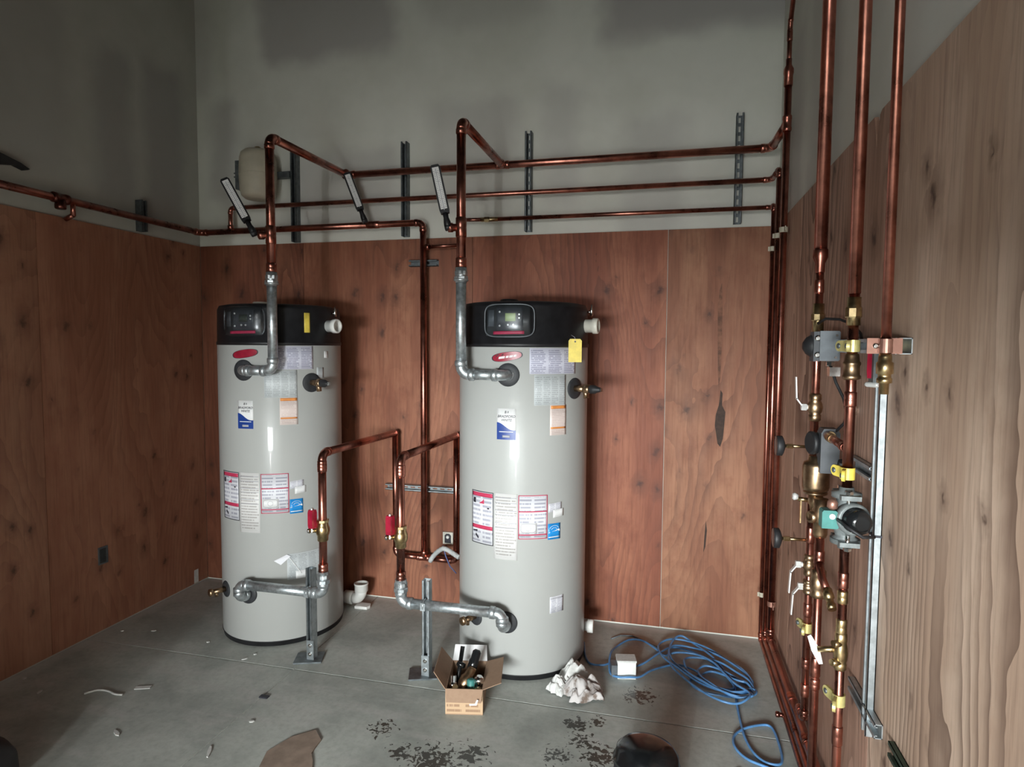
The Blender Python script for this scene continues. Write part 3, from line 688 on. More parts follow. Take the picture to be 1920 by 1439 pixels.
# ============================================================ COLD INLET PIPES
def cold(c, xr, sg, side, ybk, xb):
    y = -.905; zp = .392
    gp = thing('galvanised_inlet_pipe', 'galvanised steel inlet pipe low on the front of the %s water heater' % side, 'pipe', (c[0], y, .28))
    pipe_run(gp, [(c[0], c[1]-.345, .309), (c[0], y, .309), (c[0], y, zp), (xr, y, zp), (xr, y, .455)], GA, 'galvanised', b=.040, fat=1.2)
    union(gp, (xr, y, .482), (0, 0, 1), GA, 'galvanised')
    cp = thing('copper_inlet_riser', 'copper pipe feeding the low inlet of the %s water heater from the wall' % side, 'pipe', (xr, y, .51))
    pipe_run(cp, [(xr, y, .51), (xr, y, 1.163), (xb, YB, 1.163)], RO*.92, 'copper', b=.043)
    coupling(cp, (xr, y, .535), (0, 0, 1), RO*.92, .05, 'copper')
    coupling(cp, (xr, y, 1.085), (0, 0, 1), RO*.92, .05, 'copper')
    vv = thing('ball_valve', 'brass ball valve with red lever on the inlet of the %s water heater' % side, 'valve', (xr, y, .69), 'brass ball valves with red levers')
    mb = MB(); mb.lathe((xr, y, .685), (0, 0, 1), [(0, .026), (.004, .029), (.03, .029), (.034, .033), (.05, .037), (.068, .037), (.084, .032), (.088, .030), (.112, .030), (.115, .027)], 'brass', 20)
    mb.hexa((xr, y, .787), (xr, y, .803), .034, 'brass', 8); mb.build('body', vv)
    MB().cyl((xr-.030, y-.012, .742), (xr-.066, y-.022, .742), .012, 'brass', 12).build('stem', vv)
    MB().lathe((xr-.064, y-.022, .742), (-1, -.25, 0), [(0, .015), (.01, .015), (.013, .009)], 'chrome', 14).build('nut', vv)
    lv = MB(); lv.obox((xr-.050, y-.020, .80), (1, .2, 0), (-.2, 1, 0), (0, 0, 1), .008, .020, .13, 'steel_white'); lv = lv.build('lever', vv)
    MB().prism([(-.014, 0), (.014, 0), (.017, .015), (.017, .085), (.012, .1), (-.012, .1), (-.017, .085), (-.017, .015)], -.016, .016, 'red_paint', (xr-.050, y-.020, .757), (.25, 1, 0), (0, 0, 1), (1, -.25, 0)).build('lever_grip', lv)
    # support post
    xp = c[0]+(xr-c[0])*(.76 if side == 'right' else .83); ps = thing('pipe_support_post', 'steel channel floor post holding up the inlet pipe of the %s water heater' % side, 'support post', (xp, -.86, 0), 'floor posts under the inlet pipes')
    strut('post', '', (xp, -.851, .006), (xp, -.851, .515), (0, -1, 0) if side == 'right' else (-.3, -1, 0), 'strut_zinc', parent=ps, slots=(side == 'right'))
    MB().obox((xp-.02, -.875, .004), (1, .35, 0), (-.35, 1, 0), (0, 0, 1), .15, .12, .008, 'strut_dark').build('base_plate', ps)
    mb = MB(); mb.box(xp-.021, xp+.021, -.900, -.893, .008, .115, 'strut_zinc'); br = mb.build('angle_bracket', ps)
    for z in (.04, .088): MB().lathe((xp, -.899, z), (0, -1, 0), [(0, .011), (.006, .011), (.010, .007)], 'chrome', 12).build('bolt', br)
    cl = MB()
    cl.tube([V(xp, y+(GA+.003)*math.cos(R(q)), zp+(GA+.003)*math.sin(R(q))) for q in range(0, 361, 20)], .004, 'galvanised', 8, False); cl.box(xp-.013, xp+.013, y-GA-.004, y-GA-.001, zp-.02, zp+.02, 'galvanised')
    cl.build('pipe_clamp', ps)
cold(TR, 1.945, -1, 'right', YB, 1.968); cold(TL, 1.492, 1, 'left', YB, 1.541)

# ============================================================ BACK WALL HEADERS
XC = W-.036
hd = thing('copper_header', 'thick upper copper header across the back wall joining both risers', 'pipe', (1.2, YB, ZH))
pipe_run(hd, [(1.205, YB, ZH), (W-.05, YB, ZH), (XC, -.44, ZH)], .0220, 'copper', b=.035)
tee(hd, (2.266, YB, ZH), (1, 0, 0), (0, -1, 0), .0220, 'copper'); tee(hd, (1.225, YB, ZH), (1, 0, 0), (0, -1, 0), .0220, 'copper')
md = thing('copper_recirculation_pipe', 'middle of the three copper pipes on the back wall', 'pipe', (.317, YB, 2.52))
pipe_run(md, [(.317, YB, 2.525), (.317, YB, 2.683), (W-.045, YB, 2.683), (XC, -.295, 2.683), (XC, -.295, .145), (XC, -2.6, .145)], .0150, 'copper', b=.028)
lo = thing('copper_branch_pipe', 'lowest and thinnest of the three copper pipes on the back wall', 'pipe', (1.75, YB, 2.372))
pipe_run(lo, [(2.235, YB, 2.530), (XC, YB, 2.530), (XC, -.14, 2.530), (XC, -.14, .07), (XC, -2.6, .07)], .0125, 'copper', b=.022)
MB().cyl((1.98, YB, 2.534), (2.15, YB, 2.531), .0115, 'copper').build('pipe', lo)
MB().hexa((2.15, YB, 2.53), (2.185, YB, 2.53), .017, 'brass').cyl((2.13, YB, 2.53), (2.24, YB, 2.53), .0135, 'brass').build('brass_adapter', lo)
cw = thing('copper_cold_main', 'copper cold main running from the left wall and dropping between the water heaters', 'pipe', (1.745, YB, .335))
pipe_run(cw, [(.072, -2.4, 2.525), (.072, YB, 2.522), (1.742, YB, 2.528), (1.745, YB, .345)], .0205, 'copper', b=.038)
tee(cw, (.317, YB, 2.523), (1, 0, 0), (0, 0, 1), .0175, 'copper'); tee(cw, (1.742, YB, 2.372), (0, 0, 1), (1, 0, 0), .0175, 'copper')
tee(cw, (.072, -1.135, 2.525), (0, 1, 0), (0, 0, -1), .024, 'copper_dark')
MB().cyl((.072, -1.062, 2.525), (.072, -1.062, 2.445), .013, 'copper').cyl((.072, -1.062, 2.45), (.02, -1.062, 2.43), .013, 'copper').build('drop', cw)
coupling(cw, (1.395, YB, 2.527), (1, 0, 0), .0205, .09, 'copper')
MB().cyl((1.742, YB, 2.372), (1.975, YB, 2.378), .0115, 'copper').build('stub_pipe', cw)
ml = thing('copper_inlet_manifold', 'low copper manifold loop on the back wall between the water heaters', 'pipe', (1.75, YB, .33))
pipe_run(ml, [(1.541, YB, 1.163), (1.545, YB, .345), (1.745, YB, .340), (1.968, YB, .336), (1.968, YB, 1.163)], .0195, 'copper', b=.034)
MB().tube([V(1.541, YB+.0, 1.15), V(1.541, YB, 1.163), V(1.541, YB-.012, 1.163)], .022, 'copper').build('elbow_head', ml)
MB().tube([V(1.968, YB, 1.15), V(1.968, YB, 1.163), V(1.968, YB-.012, 1.163)], .022, 'copper').build('elbow_head', ml)
tee(ml, (1.745, YB, .340), (1, 0, 0), (0, 0, 1), .0195, 'copper')
# tall corner riser C
cr = thing('corner_copper_riser', 'tallest copper riser at the right corner with reducing tee at the top', 'pipe', (XC, -.47, .21))
pipe_run(cr, [(XC, -.90, 4.0), (XC, -.47, 3.33), (XC, -.47, 3.08)], .0115, 'copper', b=.02)
pipe_run(cr, [(XC, -.47, 3.08), (XC, -.47, .225), (XC, -2.6, .225)], .0175, 'copper', b=.034)
MB().lathe((XC, -.47, 3.04), (0, 0, 1), [(0, .021), (.05, .021), (.06, .024), (.08, .024), (.1, .014), (.13, .014)], 'copper').build('reducer', cr)
tee(cr, (XC, -.47, ZH), (0, 0, 1), (0, 1, 0), .0195, 'copper')
coupling(cr, (XC, -.47, 3.28), (0, 0, 1), .0115, .05, 'copper')
for (y, nm) in ((-1.05, 'copper'), (-1.35, 'copper')): coupling(cr, (XC, y, .225), (0, 1, 0), .0175, .06, nm)
coupling(md, (XC, -1.15, .145), (0, 1, 0), .0135, .05, 'copper')
MB().cyl((XC, -.92, .07), (XC-.03, -.92, .072), .010, 'copper_dark').lathe((XC-.024, -.92, .072), (-1, 0, 0), [(0, .013), (.014, .013), (.017, .009)], 'copper').build('capped_stub', lo)

# small strut clamps in the corner
def pclamp(label, x, y, z, r, m, d=(0, 1, 0), group='small pipe clamps in the right corner', ear=.04):
    """band round a vertical pipe with an ear on the wall side"""
    mb = MB()
    mb.lathe((x, y, z-.013), (0, 0, 1), [(0, r+.001), (0, r+.0035), (.026, r+.0035), (.026, r+.001)], m, 20, False, False)
    d = Vector(d); mb.obox(V(x, y, z)+d*(r+ear/2), d, (0, 0, 1), d.cross(V(0, 0, 1)), ear, .024, .003, m)
    return mb.top('pipe_clamp', label, 'pipe clamp', group)
pclamp('cream pipe clamp on the tallest corner riser above the plywood edge', XC, -.47, 2.335, .0175, 'cream', (0, -1, 0))
pclamp('cream pipe clamp on the middle corner riser near the plywood top', XC, -.295, 2.335, .0135, 'cream', (-1, 0, 0), ear=.012)
pclamp('cream pipe clamp on the corner riser closest to the back wall, near the plywood top', XC, -.14, 2.29, .0115, 'cream', (-1, 0, 0), ear=.012)
pclamp('cream pipe clamp low on the corner riser closest to the back wall', XC, -.14, .33, .0115, 'cream', (-1, 0, 0), ear=.012)
pclamp('pinkish pipe clamp with splayed ear low on the tallest corner riser', XC, -.47, .41, .0175, 'copper_plate', (0, -1, 0))

# vertical strut channels on the drywall
SG = 'upright strut channels on the back wall'
strut('strut_channel', 'dark upright strut channel behind the left riser beside the cream tank', (.785, .012, 2.445), (.785, .012, 3.05), (0, -1, 0), 'strut_dark', depth=.053, group=SG)
strut('strut_channel', 'plain upright strut channel above the space between the water heaters', (1.594, .012, 2.455), (1.594, .012, 3.06), (0, -1, 0), 'strut_dark', depth=.053, group=SG)
strut('strut_channel', 'slotted upright strut channel right of the tall right riser', (2.419, .012, 2.458), (2.419, .012, 3.066), (0, -1, 0), 'strut_dark', depth=.053, slots=True, group=SG)
strut('strut_channel', 'slotted upright strut channel nearest the right corner', (3.655, .012, 2.458), (3.655, .012, 3.077), (0, -1, 0), 'strut_dark', depth=.053, slots=True, group=SG)
strut('strut_channel', 'short upright strut channel on the left wall behind the copper main', (-.012, -.532, 2.455), (-.012, -.532, 2.65), (1, 0, 0), 'strut_dark', depth=.053)
strut('strut_channel', 'short horizontal strut channel high on the plywood behind the cold main', (1.626, 0, 2.277), (1.82, 0, 2.277), (0, -1, 0), 'strut_dark', depth=.041)
strut('strut_channel', 'horizontal slotted strut channel on the plywood between the water heaters', (1.451, 0, .79), (2.08, 0, .79), (0, -1, 0), 'strut_zinc', depth=.041, slots=True)

# cream expansion tank strapped to the wall
et = thing('expansion_tank', 'cream expansion tank strapped to the drywall behind the left riser', 'tank', (.575, -.125, 2.71))
MB().lathe((.575, -.125, 2.715), (0, 0, 1), [(0, .05), (.006, .085), (.025, .108), (.06, .117), (.11, .120), (.165, .122), (.22, .120), (.27, .117), (.305, .108), (.324, .085), (.33, .05)], 'cream', 36).build('vessel', et)
MB().lathe((.575, -.125, 3.045), (0, 0, 1), [(0, .02), (.02, .02), (.024, .012)], 'brass', 14).build('cap', et)
MB().lathe((.575, -.125, 2.875), (0, 0, 1), [(0, .1225), (.002, .124), (.004, .1225)], 'cream', 36).build('weld_seam', et)
MB().box(.415, .455, -.15, .012, 2.79, 2.98, 'strut_dark').build('side_bracket', et)
mb = MB(); mb.tube([V(.385, -.12, 2.905), V(.42, -.12, 2.905)], .005, 'strut_dark', 8).tube([V(.385, -.12, 2.880), V(.42, -.12, 2.880)], .005, 'strut_dark', 8); mb.build('bolts', et)
MB().box(.64, .765, -.055, -.012, 2.875, 2.916, 'strut_dark').build('cross_arm', et)

# ============================================================ SMALL WALL ITEMS
ol = thing('outlet_box', 'metal outlet box on the back wall left of the right water heater', 'outlet', (1.885, 0, .42))
mb = MB(); mb.box(1.855, 1.925, -.022, 0, .425, .505, 'pvc_ivory'); mb.build('box', ol); MB().prism([(-.022, -.03), (.022, -.03), (.022, .02), (.01, .032), (-.01, .032), (-.022, .02)], 0, .002, 'ink_black', (1.89, -.022, .463), (1, 0, 0), (0, 0, 1), (0, -1, 0)).build('opening', ol)
MB().lathe((1.892, -.023, .475), (0, -1, 0), [(0, .011), (.012, .011), (.016, .007)], 'pvc_white', 14).build('plug', ol)
cb = thing('flexible_conduit', 'white ribbed flexible conduit curving over the low manifold', 'conduit', (1.81, -.1, .34))
pts = []
for i in range(25):
    k = i/24; pts.append(V(1.805+.22*k, -.125-.06*k, .335+.115*math.sin(math.pi*min(1, k*1.5)*.5)**.8-(.09*max(0, k-.45))))
MB().tube(pts, [.0145+.0018*(i % 2) for i in range(25)], 'cable_white', 12).build('sheath', cb)
MB().tube([V(1.885, -.10, .44), V(1.91, -.12, .38), V(1.95, -.15, .325), V(2.0, -.17, .29)], .004, 'blue_wire', 8).build('blue_wire', cb)
wo = thing('wall_outlet', 'small dark outlet plate on the left plywood wall', 'outlet', (0, -.883, .42))
MB().box(0, .006, -.915, -.850, .415, .52, 'grey_box').build('plate', wo); MB().box(.006, .009, -.908, -.868, .425, .51, 'panel_dark').build('socket_face', wo)
MB().prism([(-1.9, 2.66), (-1.9, 2.75), (-1.42, 2.693), (-1.31, 2.668), (-1.262, 2.648), (-1.275, 2.640), (-1.33, 2.652), (-1.42, 2.632), (-1.6, 2.64)], -.012, .03, 'rubber_black', (0, 0, 0), (0, 1, 0), (0, 0, 1), (1, 0, 0)).top('pipe_hanger', 'dark pointed metal hanger on the left drywall at the picture edge', 'hanger')
MB().prism([(-.02, -.045), (.022, -.045), (.022, .05), (-.018, .05)], 0, .0015, 'scrap', (0, -.12, .06), (0, 1, 0), (0, 0, 1), (1, 0, 0)).build('paint_patch', wl)

# ============================================================ RIGHT WALL ASSEMBLY
XP = 3.79
XS = W-.041
def hs(label, y0, y1, z, m='strut_zinc', depth=.041, slots=False):
    return strut('strut_channel', label, (W, y0, z), (W, y1, z), (-1, 0, 0), m, depth=depth, slots=slots)
hs('horizontal strut channel at eye level with its open end toward the camera, right wall', -1.36, -2.15, 1.752)
hs('short horizontal strut channel behind the pump isolating clamp, right wall', -1.72, -1.925, 1.385, depth=.021)
hs('low horizontal strut channel ending at the upright grey channel, right wall', -1.80, -2.06, .70, depth=.021)
hs('dark green strut piece at the bottom edge of the right wall', -2.15, -2.36, .712, 'dark_green', .016)
strut('strut_channel', 'long upright pale grey strut channel on the right plywood wall', (W, -1.965, .64), (W, -1.965, 1.73), (-1, 0, 0), 'strut_zinc', depth=.021)
MB().box(W-.0225, W+.0, -1.99, -1.94, 1.218, 1.224, 'ink_black').top('cable_tie', 'black cable tie round the upright grey channel beside the pump', 'cable tie')

# vertical pipes dropping from above
P1, P2, P3, PB = -1.495, -1.93, -2.212, -1.635
p1 = thing('copper_drop_pipe', 'thickest copper drop pipe, left of the three on the right wall', 'pipe', (XP, P1, 1.35))
MB().cyl((XP, P1, 4.65), (XP, P1, 2.06), .0215, 'copper').build('pipe', p1); MB().cyl((XP, P1, 2.06), (XP, P1, 1.34), .0138, 'copper').build('pipe', p1)
MB().lathe((XP, P1, 2.09), (0, 0, -1), [(0, .0225), (.004, .025), (.03, .025), (.05, .0160), (.08, .0160), (.083, .0140)], 'copper').build('reducer', p1)
coupling(p1, (XP, P1, 1.96), (0, 0, 1), .0138, .05, 'copper')
MB().hexa((XP, P1, 1.840), (XP, P1, 1.866), .023, 'brass', 8).cyl((XP, P1, 1.80), (XP, P1, 1.90), .0185, 'brass').build('union', p1)
p2 = thing('copper_drop_pipe', 'middle copper drop pipe on the right wall, running down through the green pump', 'pipe', (XP, P2, .1))
MB().cyl((XP, P2, 4.65), (XP, P2, 1.90), .0165, 'copper').build('pipe', p2); MB().cyl((XP, P2, 1.90), (XP, P2, 1.33), .0142, 'copper').build('pipe', p2); MB().cyl((XP, P2, 1.18), (XP, P2, .05), .0128, 'copper').build('pipe', p2)
MB().hexa((XP, P2, 1.832), (XP, P2, 1.862), .0225, 'brass', 8).cyl((XP, P2, 1.81), (XP, P2, 1.89), .0182, 'brass').build('union', p2)
MB().lathe((XP, P2, 1.655), (0, 0, 1), [(0, .0175), (.004, .0245), (.012, .0245), (.015, .022), (.04, .0215), (.044, .0235), (.05, .0235), (.054, .0205), (.07, .019), (.075, .0172)], 'bronze').build('check_union', p2)
coupling(p2, (XP, P2, 1.60), (0, 0, 1), .0142, .045, 'copper'); coupling(p2, (XP, P2, 1.07), (0, 0, 1), .0128, .05, 'copper'); coupling(p2, (XP, P2, 1.02), (0, 0, 1), .0128, .04, 'brass')
coupling(p2, (XP, P2, .60), (0, 0, 1), .0128, .06, 'copper'); coupling(p2, (XP, P2, .93), (0, 0, 1), .0128, .05, 'brass')
p3 = thing('copper_drop_pipe', 'thinnest copper drop pipe ending in brass fittings, right of the three on the right wall', 'pipe', (XP, P3, 1.64))
MB().cyl((XP, P3, 4.65), (XP, P3, 1.70), .0115, 'copper').build('pipe', p3)
MB().lathe((XP, P3, 1.735), (0, 0, -1), [(0, .0125), (.01, .015), (.02, .015), (.024, .019), (.05, .019), (.052, .0145), (.06, .0145), (.062, .017), (.072, .017), (.074, .011), (.1, .0105)], 'brass', 10).build('hose_adapter', p3)
# lower pipes below the separator
pa = thing('copper_lower_pipe', 'copper pipe below the bronze separator ending in a low elbow, right wall', 'pipe', (XP, P1, .38))
pipe_run(pa, [(XP, P1, 1.25), (XP, P1, .385), (XP, P1+.10, .385), (XC, P1+.17, .300)], .0128, 'copper', b=.028)
for z, L in ((1.075, .06), (.80, .05), (.60, .04), (.50, .05)): coupling(pa, (XP, P1, z), (0, 0, 1), .0128, L, 'copper')
pb = thing('copper_lower_pipe', 'straight copper pipe beside the low elbow running down past the picture edge, right wall', 'pipe', (XP, PB, .1))
MB().cyl((XP, PB, 1.22), (XP, PB, .05), .0145, 'copper').build('pipe', pb)
MB().lathe((XP, PB, 1.11), (0, 0, 1), [(0, .019), (.01, .023), (.05, .023), (.055, .028), (.09, .028), (.1, .022), (.13, .022)], 'bronze').build('bronze_tee', pb)
MB().lathe((XP-.01, PB, 1.178), (-1, -.4, 0), [(0, .02), (.03, .02), (.031, .013), (.024, .010)], 'bronze', 16).build('tee_port', pb)
for z, L in ((.66, .07), (.60, .04), (1.04, .05)): coupling(pb, (XP, PB, z), (0, 0, 1), .0145, L, 'copper')
MB().tube([V(XP, PB, 1.03), V(XP, PB-.05, .985), V(XP+.01, PB-.09, .95)], .013, 'copper').build('branch', pb)
MB().lathe((XP+.008, PB-.08, .96), (.08, -.7, -.6), [(0, .016), (.03, .017), (.033, .012), (.05, .012), (.052, .015), (.07, .013)], 'brass', 12).build('branch_cap', pb)

# clamps holding pipes to the horizontal channels
def strut_clamp(label, y, z, r, m, x=XP, w=.062):
    root = thing('strut_clamp', label, 'pipe clamp', (x, y, z-.018), 'clamps on the horizontal channels')
    mb = MB(); mb.lathe((x, y, z-.017), (0, 0, 1), [(0, r+.001), (0, r+.005), (.034, r+.005), (.034, r+.001)], m, 20, False, False)
    mb.build('band', root)
    for s in (-1, 1):
        po = [(0, -.016), (w*.42, -.016)]+[(w*.42+.016*math.sin(R(q)), -.016*math.cos(R(q))) for q in range(15, 166, 15)]+[(w*.42, .016), (0, .016)]
        MB().prism(po, -.004, .004, m, (x-.012, y+s*(r+.003), z), (-.35, s, 0), (0, 0, 1), (s, .35, 0)).build('ear', root)
        MB().lathe((x-.022, y+s*(r+.003+w*.42), z), (-1, -.35, 0), [(0, .008), (.006, .008), (.008, .005)], 'strut_dark', 8).build('bolt', root)
strut_clamp('yellow pipe clamp on the thickest drop pipe at the eye level channel', P1, 1.752, .0145, 'yellow_zinc')
strut_clamp('yellow pipe clamp on the middle drop pipe at the eye level channel', P2, 1.752, .0148, 'yellow_zinc')
strut_clamp('bright yellow pipe clamp just above the green pump', P2, 1.385, .0148, 'yellow')
strut_clamp('dull yellow pipe clamp low on the middle pipe near the channel end', P2, .71, .0132, 'yellow_zinc')
strut_clamp('small yellow pipe clamp low on the elbowed pipe', P1, .735, .0132, 'yellow_zinc', w=.045)
cpz = thing('copper_strap', 'copper plate strap holding the thinnest drop pipe to the channel', 'pipe strap', (XP, P3, 1.72))
mb = MB(); mb.prism([(-.035, -.02), (.035, -.02), (.040, -.012), (.075, -.012), (.078, -.02), (.092, -.02), (.092, .02), (.078, .02), (.075, .012), (.04, .012), (.035, .02), (-.035, .02)], 0, .0025, 'copper_plate', (XS-.003, P3+.105, 1.752), (0, -1, 0), (0, 0, 1), (-1, 0, 0)); mb.build('plate', cpz)
mb = MB(); mb.lathe((XP, P3, 1.735), (0, 0, 1), [(0, .0125), (0, .015), (.034, .015), (.034, .0125)], 'copper_plate', 18, False, False); mb.build('band', cpz)
MB().prism([(-.018, -.019), (.018, -.019), (.018, .019), (-.018, .019)], -.0015, .0015, 'copper_plate', (XP-.02, P3+.012, 1.752), (1, 0, 0), (0, 0, 1), (0, -1, 0)).build('ear', cpz)
MB().prism([(-.018, -.019), (.018, -.019), (.018, .019), (-.018, .019)], -.0015, .0015, 'copper_plate', (XP+.022, P3+.012, 1.752), (1, 0, 0), (0, 0, 1), (0, -1, 0)).build('ear', cpz)
MB().lathe((XP-.02, P3+.010, 1.752), (0, -1, 0), [(0, .007), (.005, .007), (.007, .004)], 'chrome', 10).build('screw', cpz)
rl = thing('red_handle', 'dark red lever hanging under the eye level channel', 'handle', (XS-.02, -2.02, 1.66))
MB().prism([(-.011, 0), (.011, 0), (.013, .02), (.012, .085), (-.012, .085), (-.013, .02)], -.006, .006, 'red_paint', (XS-.012, -2.03, 1.665), (.6, -.8, 0), (0, 0, 1), (.8, .6, 0)).build('grip', rl)
MB().lathe((XS-.012, -2.03, 1.648), (-.6, .8, 0), [(-.02, .005), (-.014, .0075), (.014, .0075), (.02, .005)], 'steel_white', 12).build('pivot', rl)
MB().box(XS-.016, XS-.001, -2.05, -2.01, 1.655, 1.735, 'strut_dark').build('bracket', rl)

# control box and actuator
bxx = thing('flow_switch_box', 'grey steel control box beside the thickest drop pipe at eye level', 'control box', (3.80, -1.59, 1.70))
mb = MB(); mb.prism([(-.031, -.05), (.027, -.05), (.031, -.046), (.031, .046), (.027, .05), (-.031, .05)], -.03, .03, 'grey_box', (3.803, -1.59, 1.752), (1, 0, 0), (0, 0, 1), (0, -1, 0)); cov = mb.build('cover', bxx)
for (dx, dz) in ((.02, .035), (.018, -.038)): MB().lathe((3.803+dx, -1.619, 1.752+dz), (0, -1, 0), [(0, .005), (.003, .004)], 'chrome', 10).build('screw', cov)
MB().box(3.755, 3.773, -1.61, -1.55, 1.70, 1.80, 'grey_plastic').build('mounting_plate', bxx); MB().lathe((3.775, -1.56, 1.752), (-1, 0, 0), [(0, .04), (.02, .038), (.035, .028), (.045, .012)], 'rubber_black', 18).build('black_body', bxx)
for z in (1.722, 1.778): MB().lathe((3.766, -1.612, z), (0, -1, 0), [(0, .010), (.006, .010), (.008, .006)], 'chrome', 10).build('bolt', bxx)
MB().hexa((3.81, -1.60, 1.70), (3.81, -1.60, 1.685), .014, 'chrome').build('cable_gland', bxx)
MB().box(3.80, 3.832, -1.64, -1.60, 1.652, 1.682, 'chrome').top('conduit_connector', 'bright metal connector just under the grey control box', 'connector')
MB().tube([V(XP-.005, -1.52, 1.83), V(3.80, -1.56, 1.845), V(3.83, -1.62, 1.84), V(3.852, -1.69, 1.82), V(3.856, -1.76, 1.79), V(3.85, -1.80, 1.765)], .0045, 'rubber_black', 8).top('black_cable', 'thin black cable arching over the grey control box', 'cable')
MB().tube([V(3.81, -1.60, 1.69), V(3.825, -1.62, 1.63), V(3.845, -1.64, 1.58), V(3.852, -1.66, 1.53), V(3.848, -1.65, 1.50), V(3.825, -1.62, 1.46)], .005, 'rubber_black', 8).top('black_cable', 'thin black cable from the control box down to the grey actuator', 'cable')
MB().lathe((3.858, -1.70, 1.532), (0, -.4, 1), [(0, .008), (.006, .014), (.028, .014), (.034, .008)], 'chrome', 12).top('cable_connector', 'small shiny cable connector on the plywood above the actuator', 'connector')
ac = thing('zone_actuator', 'dark grey actuator with round black dial between the two valve pipes', 'actuator', (3.80, -1.6, 1.32))
mb = MB(); mb.prism([(-.028, -.075), (.028, -.075), (.03, -.07), (.03, .06), (.022, .075), (-.02, .075), (-.028, .06)], -.03, .03, 'grey_plastic', (3.812, -1.60, 1.40), (1, 0, 0), (0, 0, 1), (0, -1, 0)); mb.build('housing', ac)
MB().lathe((3.79, -1.575, 1.42), (-1, -.25, 0), [(0, .036), (.016, .036), (.018, .040), (.030, .040), (.034, .034)], 'rubber_black', 24).build('dial', ac)
MB().cyl((3.812, -1.61, 1.452), (3.812, -1.635, 1.452), .016, 'brass', 14).build('stem', ac)
MB().cyl((3.845, -1.62, 1.34), (3.848, -1.64, 1.37), .012, 'rubber_black', 12).build('cable_gland', ac)
br = thing('copper_cross_branch', 'short copper branch joining the actuator to the middle pipe', 'pipe', (XP, P2, 1.44))
MB().cyl((3.80, -1.64, 1.455), (XP, P2, 1.455), .013, 'copper').build('pipe', br); coupling(br, (3.797, -1.70, 1.455), (0, 1, 0), .013, .05, 'brass'); coupling(br, (XP, -1.885, 1.455), (0, 1, 0), .013, .03, 'copper')
# air separator
sp = thing('air_separator', 'fat bronze air separator cylinder on the left pipe of the right wall', 'air separator', (XP, -1.56, 1.2))
MB().lathe((XP-.003, -1.56, 1.248), (0, 0, 1), [(0, .030), (.006, .041), (.018, .044), (.09, .044), (.102, .040), (.108, .026), (.125, .024)], 'bronze', 32).build('vessel', sp)
MB().lathe((XP-.003, -1.56, 1.236), (0, 0, 1), [(0, .022), (.004, .039), (.012, .039), (.014, .030)], 'bronze', 24).build('flange', sp)
MB().lathe((XP-.003, -1.565, 1.236), (0, -.2, -1), [(0, .024), (.03, .024), (.034, .020), (.06, .018)], 'bronze', 18).build('outlet_boss', sp)

def gauge(label, x, y, z, r=.036):
    root = thing('pressure_gauge', label, 'gauge', (x, y, z-r), 'gauges on the right wall pipes')
    L = .085; MB().cyl((x, y, z), (x-L, y, z), .0055, 'brass', 10).build('stem', root)
    MB().hexa((x-L+.028, y, z), (x-L+.005, y, z), .009, 'brass').build('nut', root)
    MB().lathe((x-L, y, z), (-1, 0, 0), [(0, .012), (.006, r*.8), (.010, r), (.026, r), (.029, r*.94)], 'rubber_black', 28).build('case', root)
    MB().lathe((x-L-.028, y, z), (-1, 0, 0), [(0, r*.9), (.001, r*.9)], 'paper_white', 28).build('dial', root)
    MB().lathe((x-L-.0295, y, z), (-1, 0, 0), [(0, r*.93), (.001, r*.9), (.0015, r*.5)], 'clear_plastic', 28).build('lens', root)
gauge('round black gauge sticking out of the left pipe above the bronze separator', XP-.01, P1, 1.393)
gauge('round black gauge sticking out of the left pipe below the bronze separator', XP-.01, P1, 1.055)

def lever_valve(label, x, y, z, r, body, up=1, out=.045, L=.085, k=1.0, group='brass lever valves on the right wall'):
    root = thing('lever_valve', label, 'valve', (x, y, z-.04*k), group)
    MB().lathe((x, y, z-.05*k), (0, 0, 1), [(0, r*1.05), (.005, r*1.45), (.022*k, r*1.5), (.026*k, r*1.3), (.036*k, r*1.7), (.05*k, r*1.85), (.064*k, r*1.7), (.074*k, r*1.3), (.078*k, r*1.5), (.095*k, r*1.45), (.1*k, r*1.05)], body, 18).build('body', root)
    MB().cyl((x-r, y, z), (x-out, y, z), .009, 'steel_white', 12).hexa((x-out+.012, y, z), (x-out-.006, y, z), .013, 'steel_white').build('stem', root)
    mb = MB(); p0 = V(x-out, y, z); p1 = V(x-out-.022, y, z+up*.030); p2 = V(x-out-.026, y, z+up*(.03+L))
    for a, b in ((p0, p1), (p1, p2)): d = (b-a); mb.obox((a+b)/2, d, (0, 1, 0), d.cross(V(0, 1, 0)), d.length+.004, .018, .004, 'steel_white')
    mb.build('lever', root)
lever_valve('brass valve with pale lever pointing up, above the actuator', XP, P1, 1.535, .0140, 'bronze', 1, .04, .075, 1.0)
lever_valve('upper of two brass valves with lever pointing down, below the lower gauge', XP, P1, .965, .0132, 'bronze', -1, .04, .075, .8)
lever_valve('lower of two brass valves with lever pointing down, above the small yellow clamp', XP, P1, .885, .0132, 'bronze', -1, .03, .075, .55)
MB().lathe((XP, PB, .90), (0, 0, 1), [(0, .018), (.005, .024), (.02, .025), (.024, .022), (.036, .027), (.06, .028), (.074, .022), (.078, .025), (.095, .024), (.1, .018)], 'bronze', 18).top('inline_check_valve', 'brass in-line check valve on the straight lower pipe', 'valve')
lv = thing('lever_valve', 'brass valve lever hanging beside the separator outlet with white tip', 'valve', (XP-.045, P1, 1.13))
MB().obox((XP-.04, P1-.02, 1.165), (0, 0, 1), (0, 1, 0), (1, 0, 0), .085, .014, .004, 'brass').build('lever', lv)
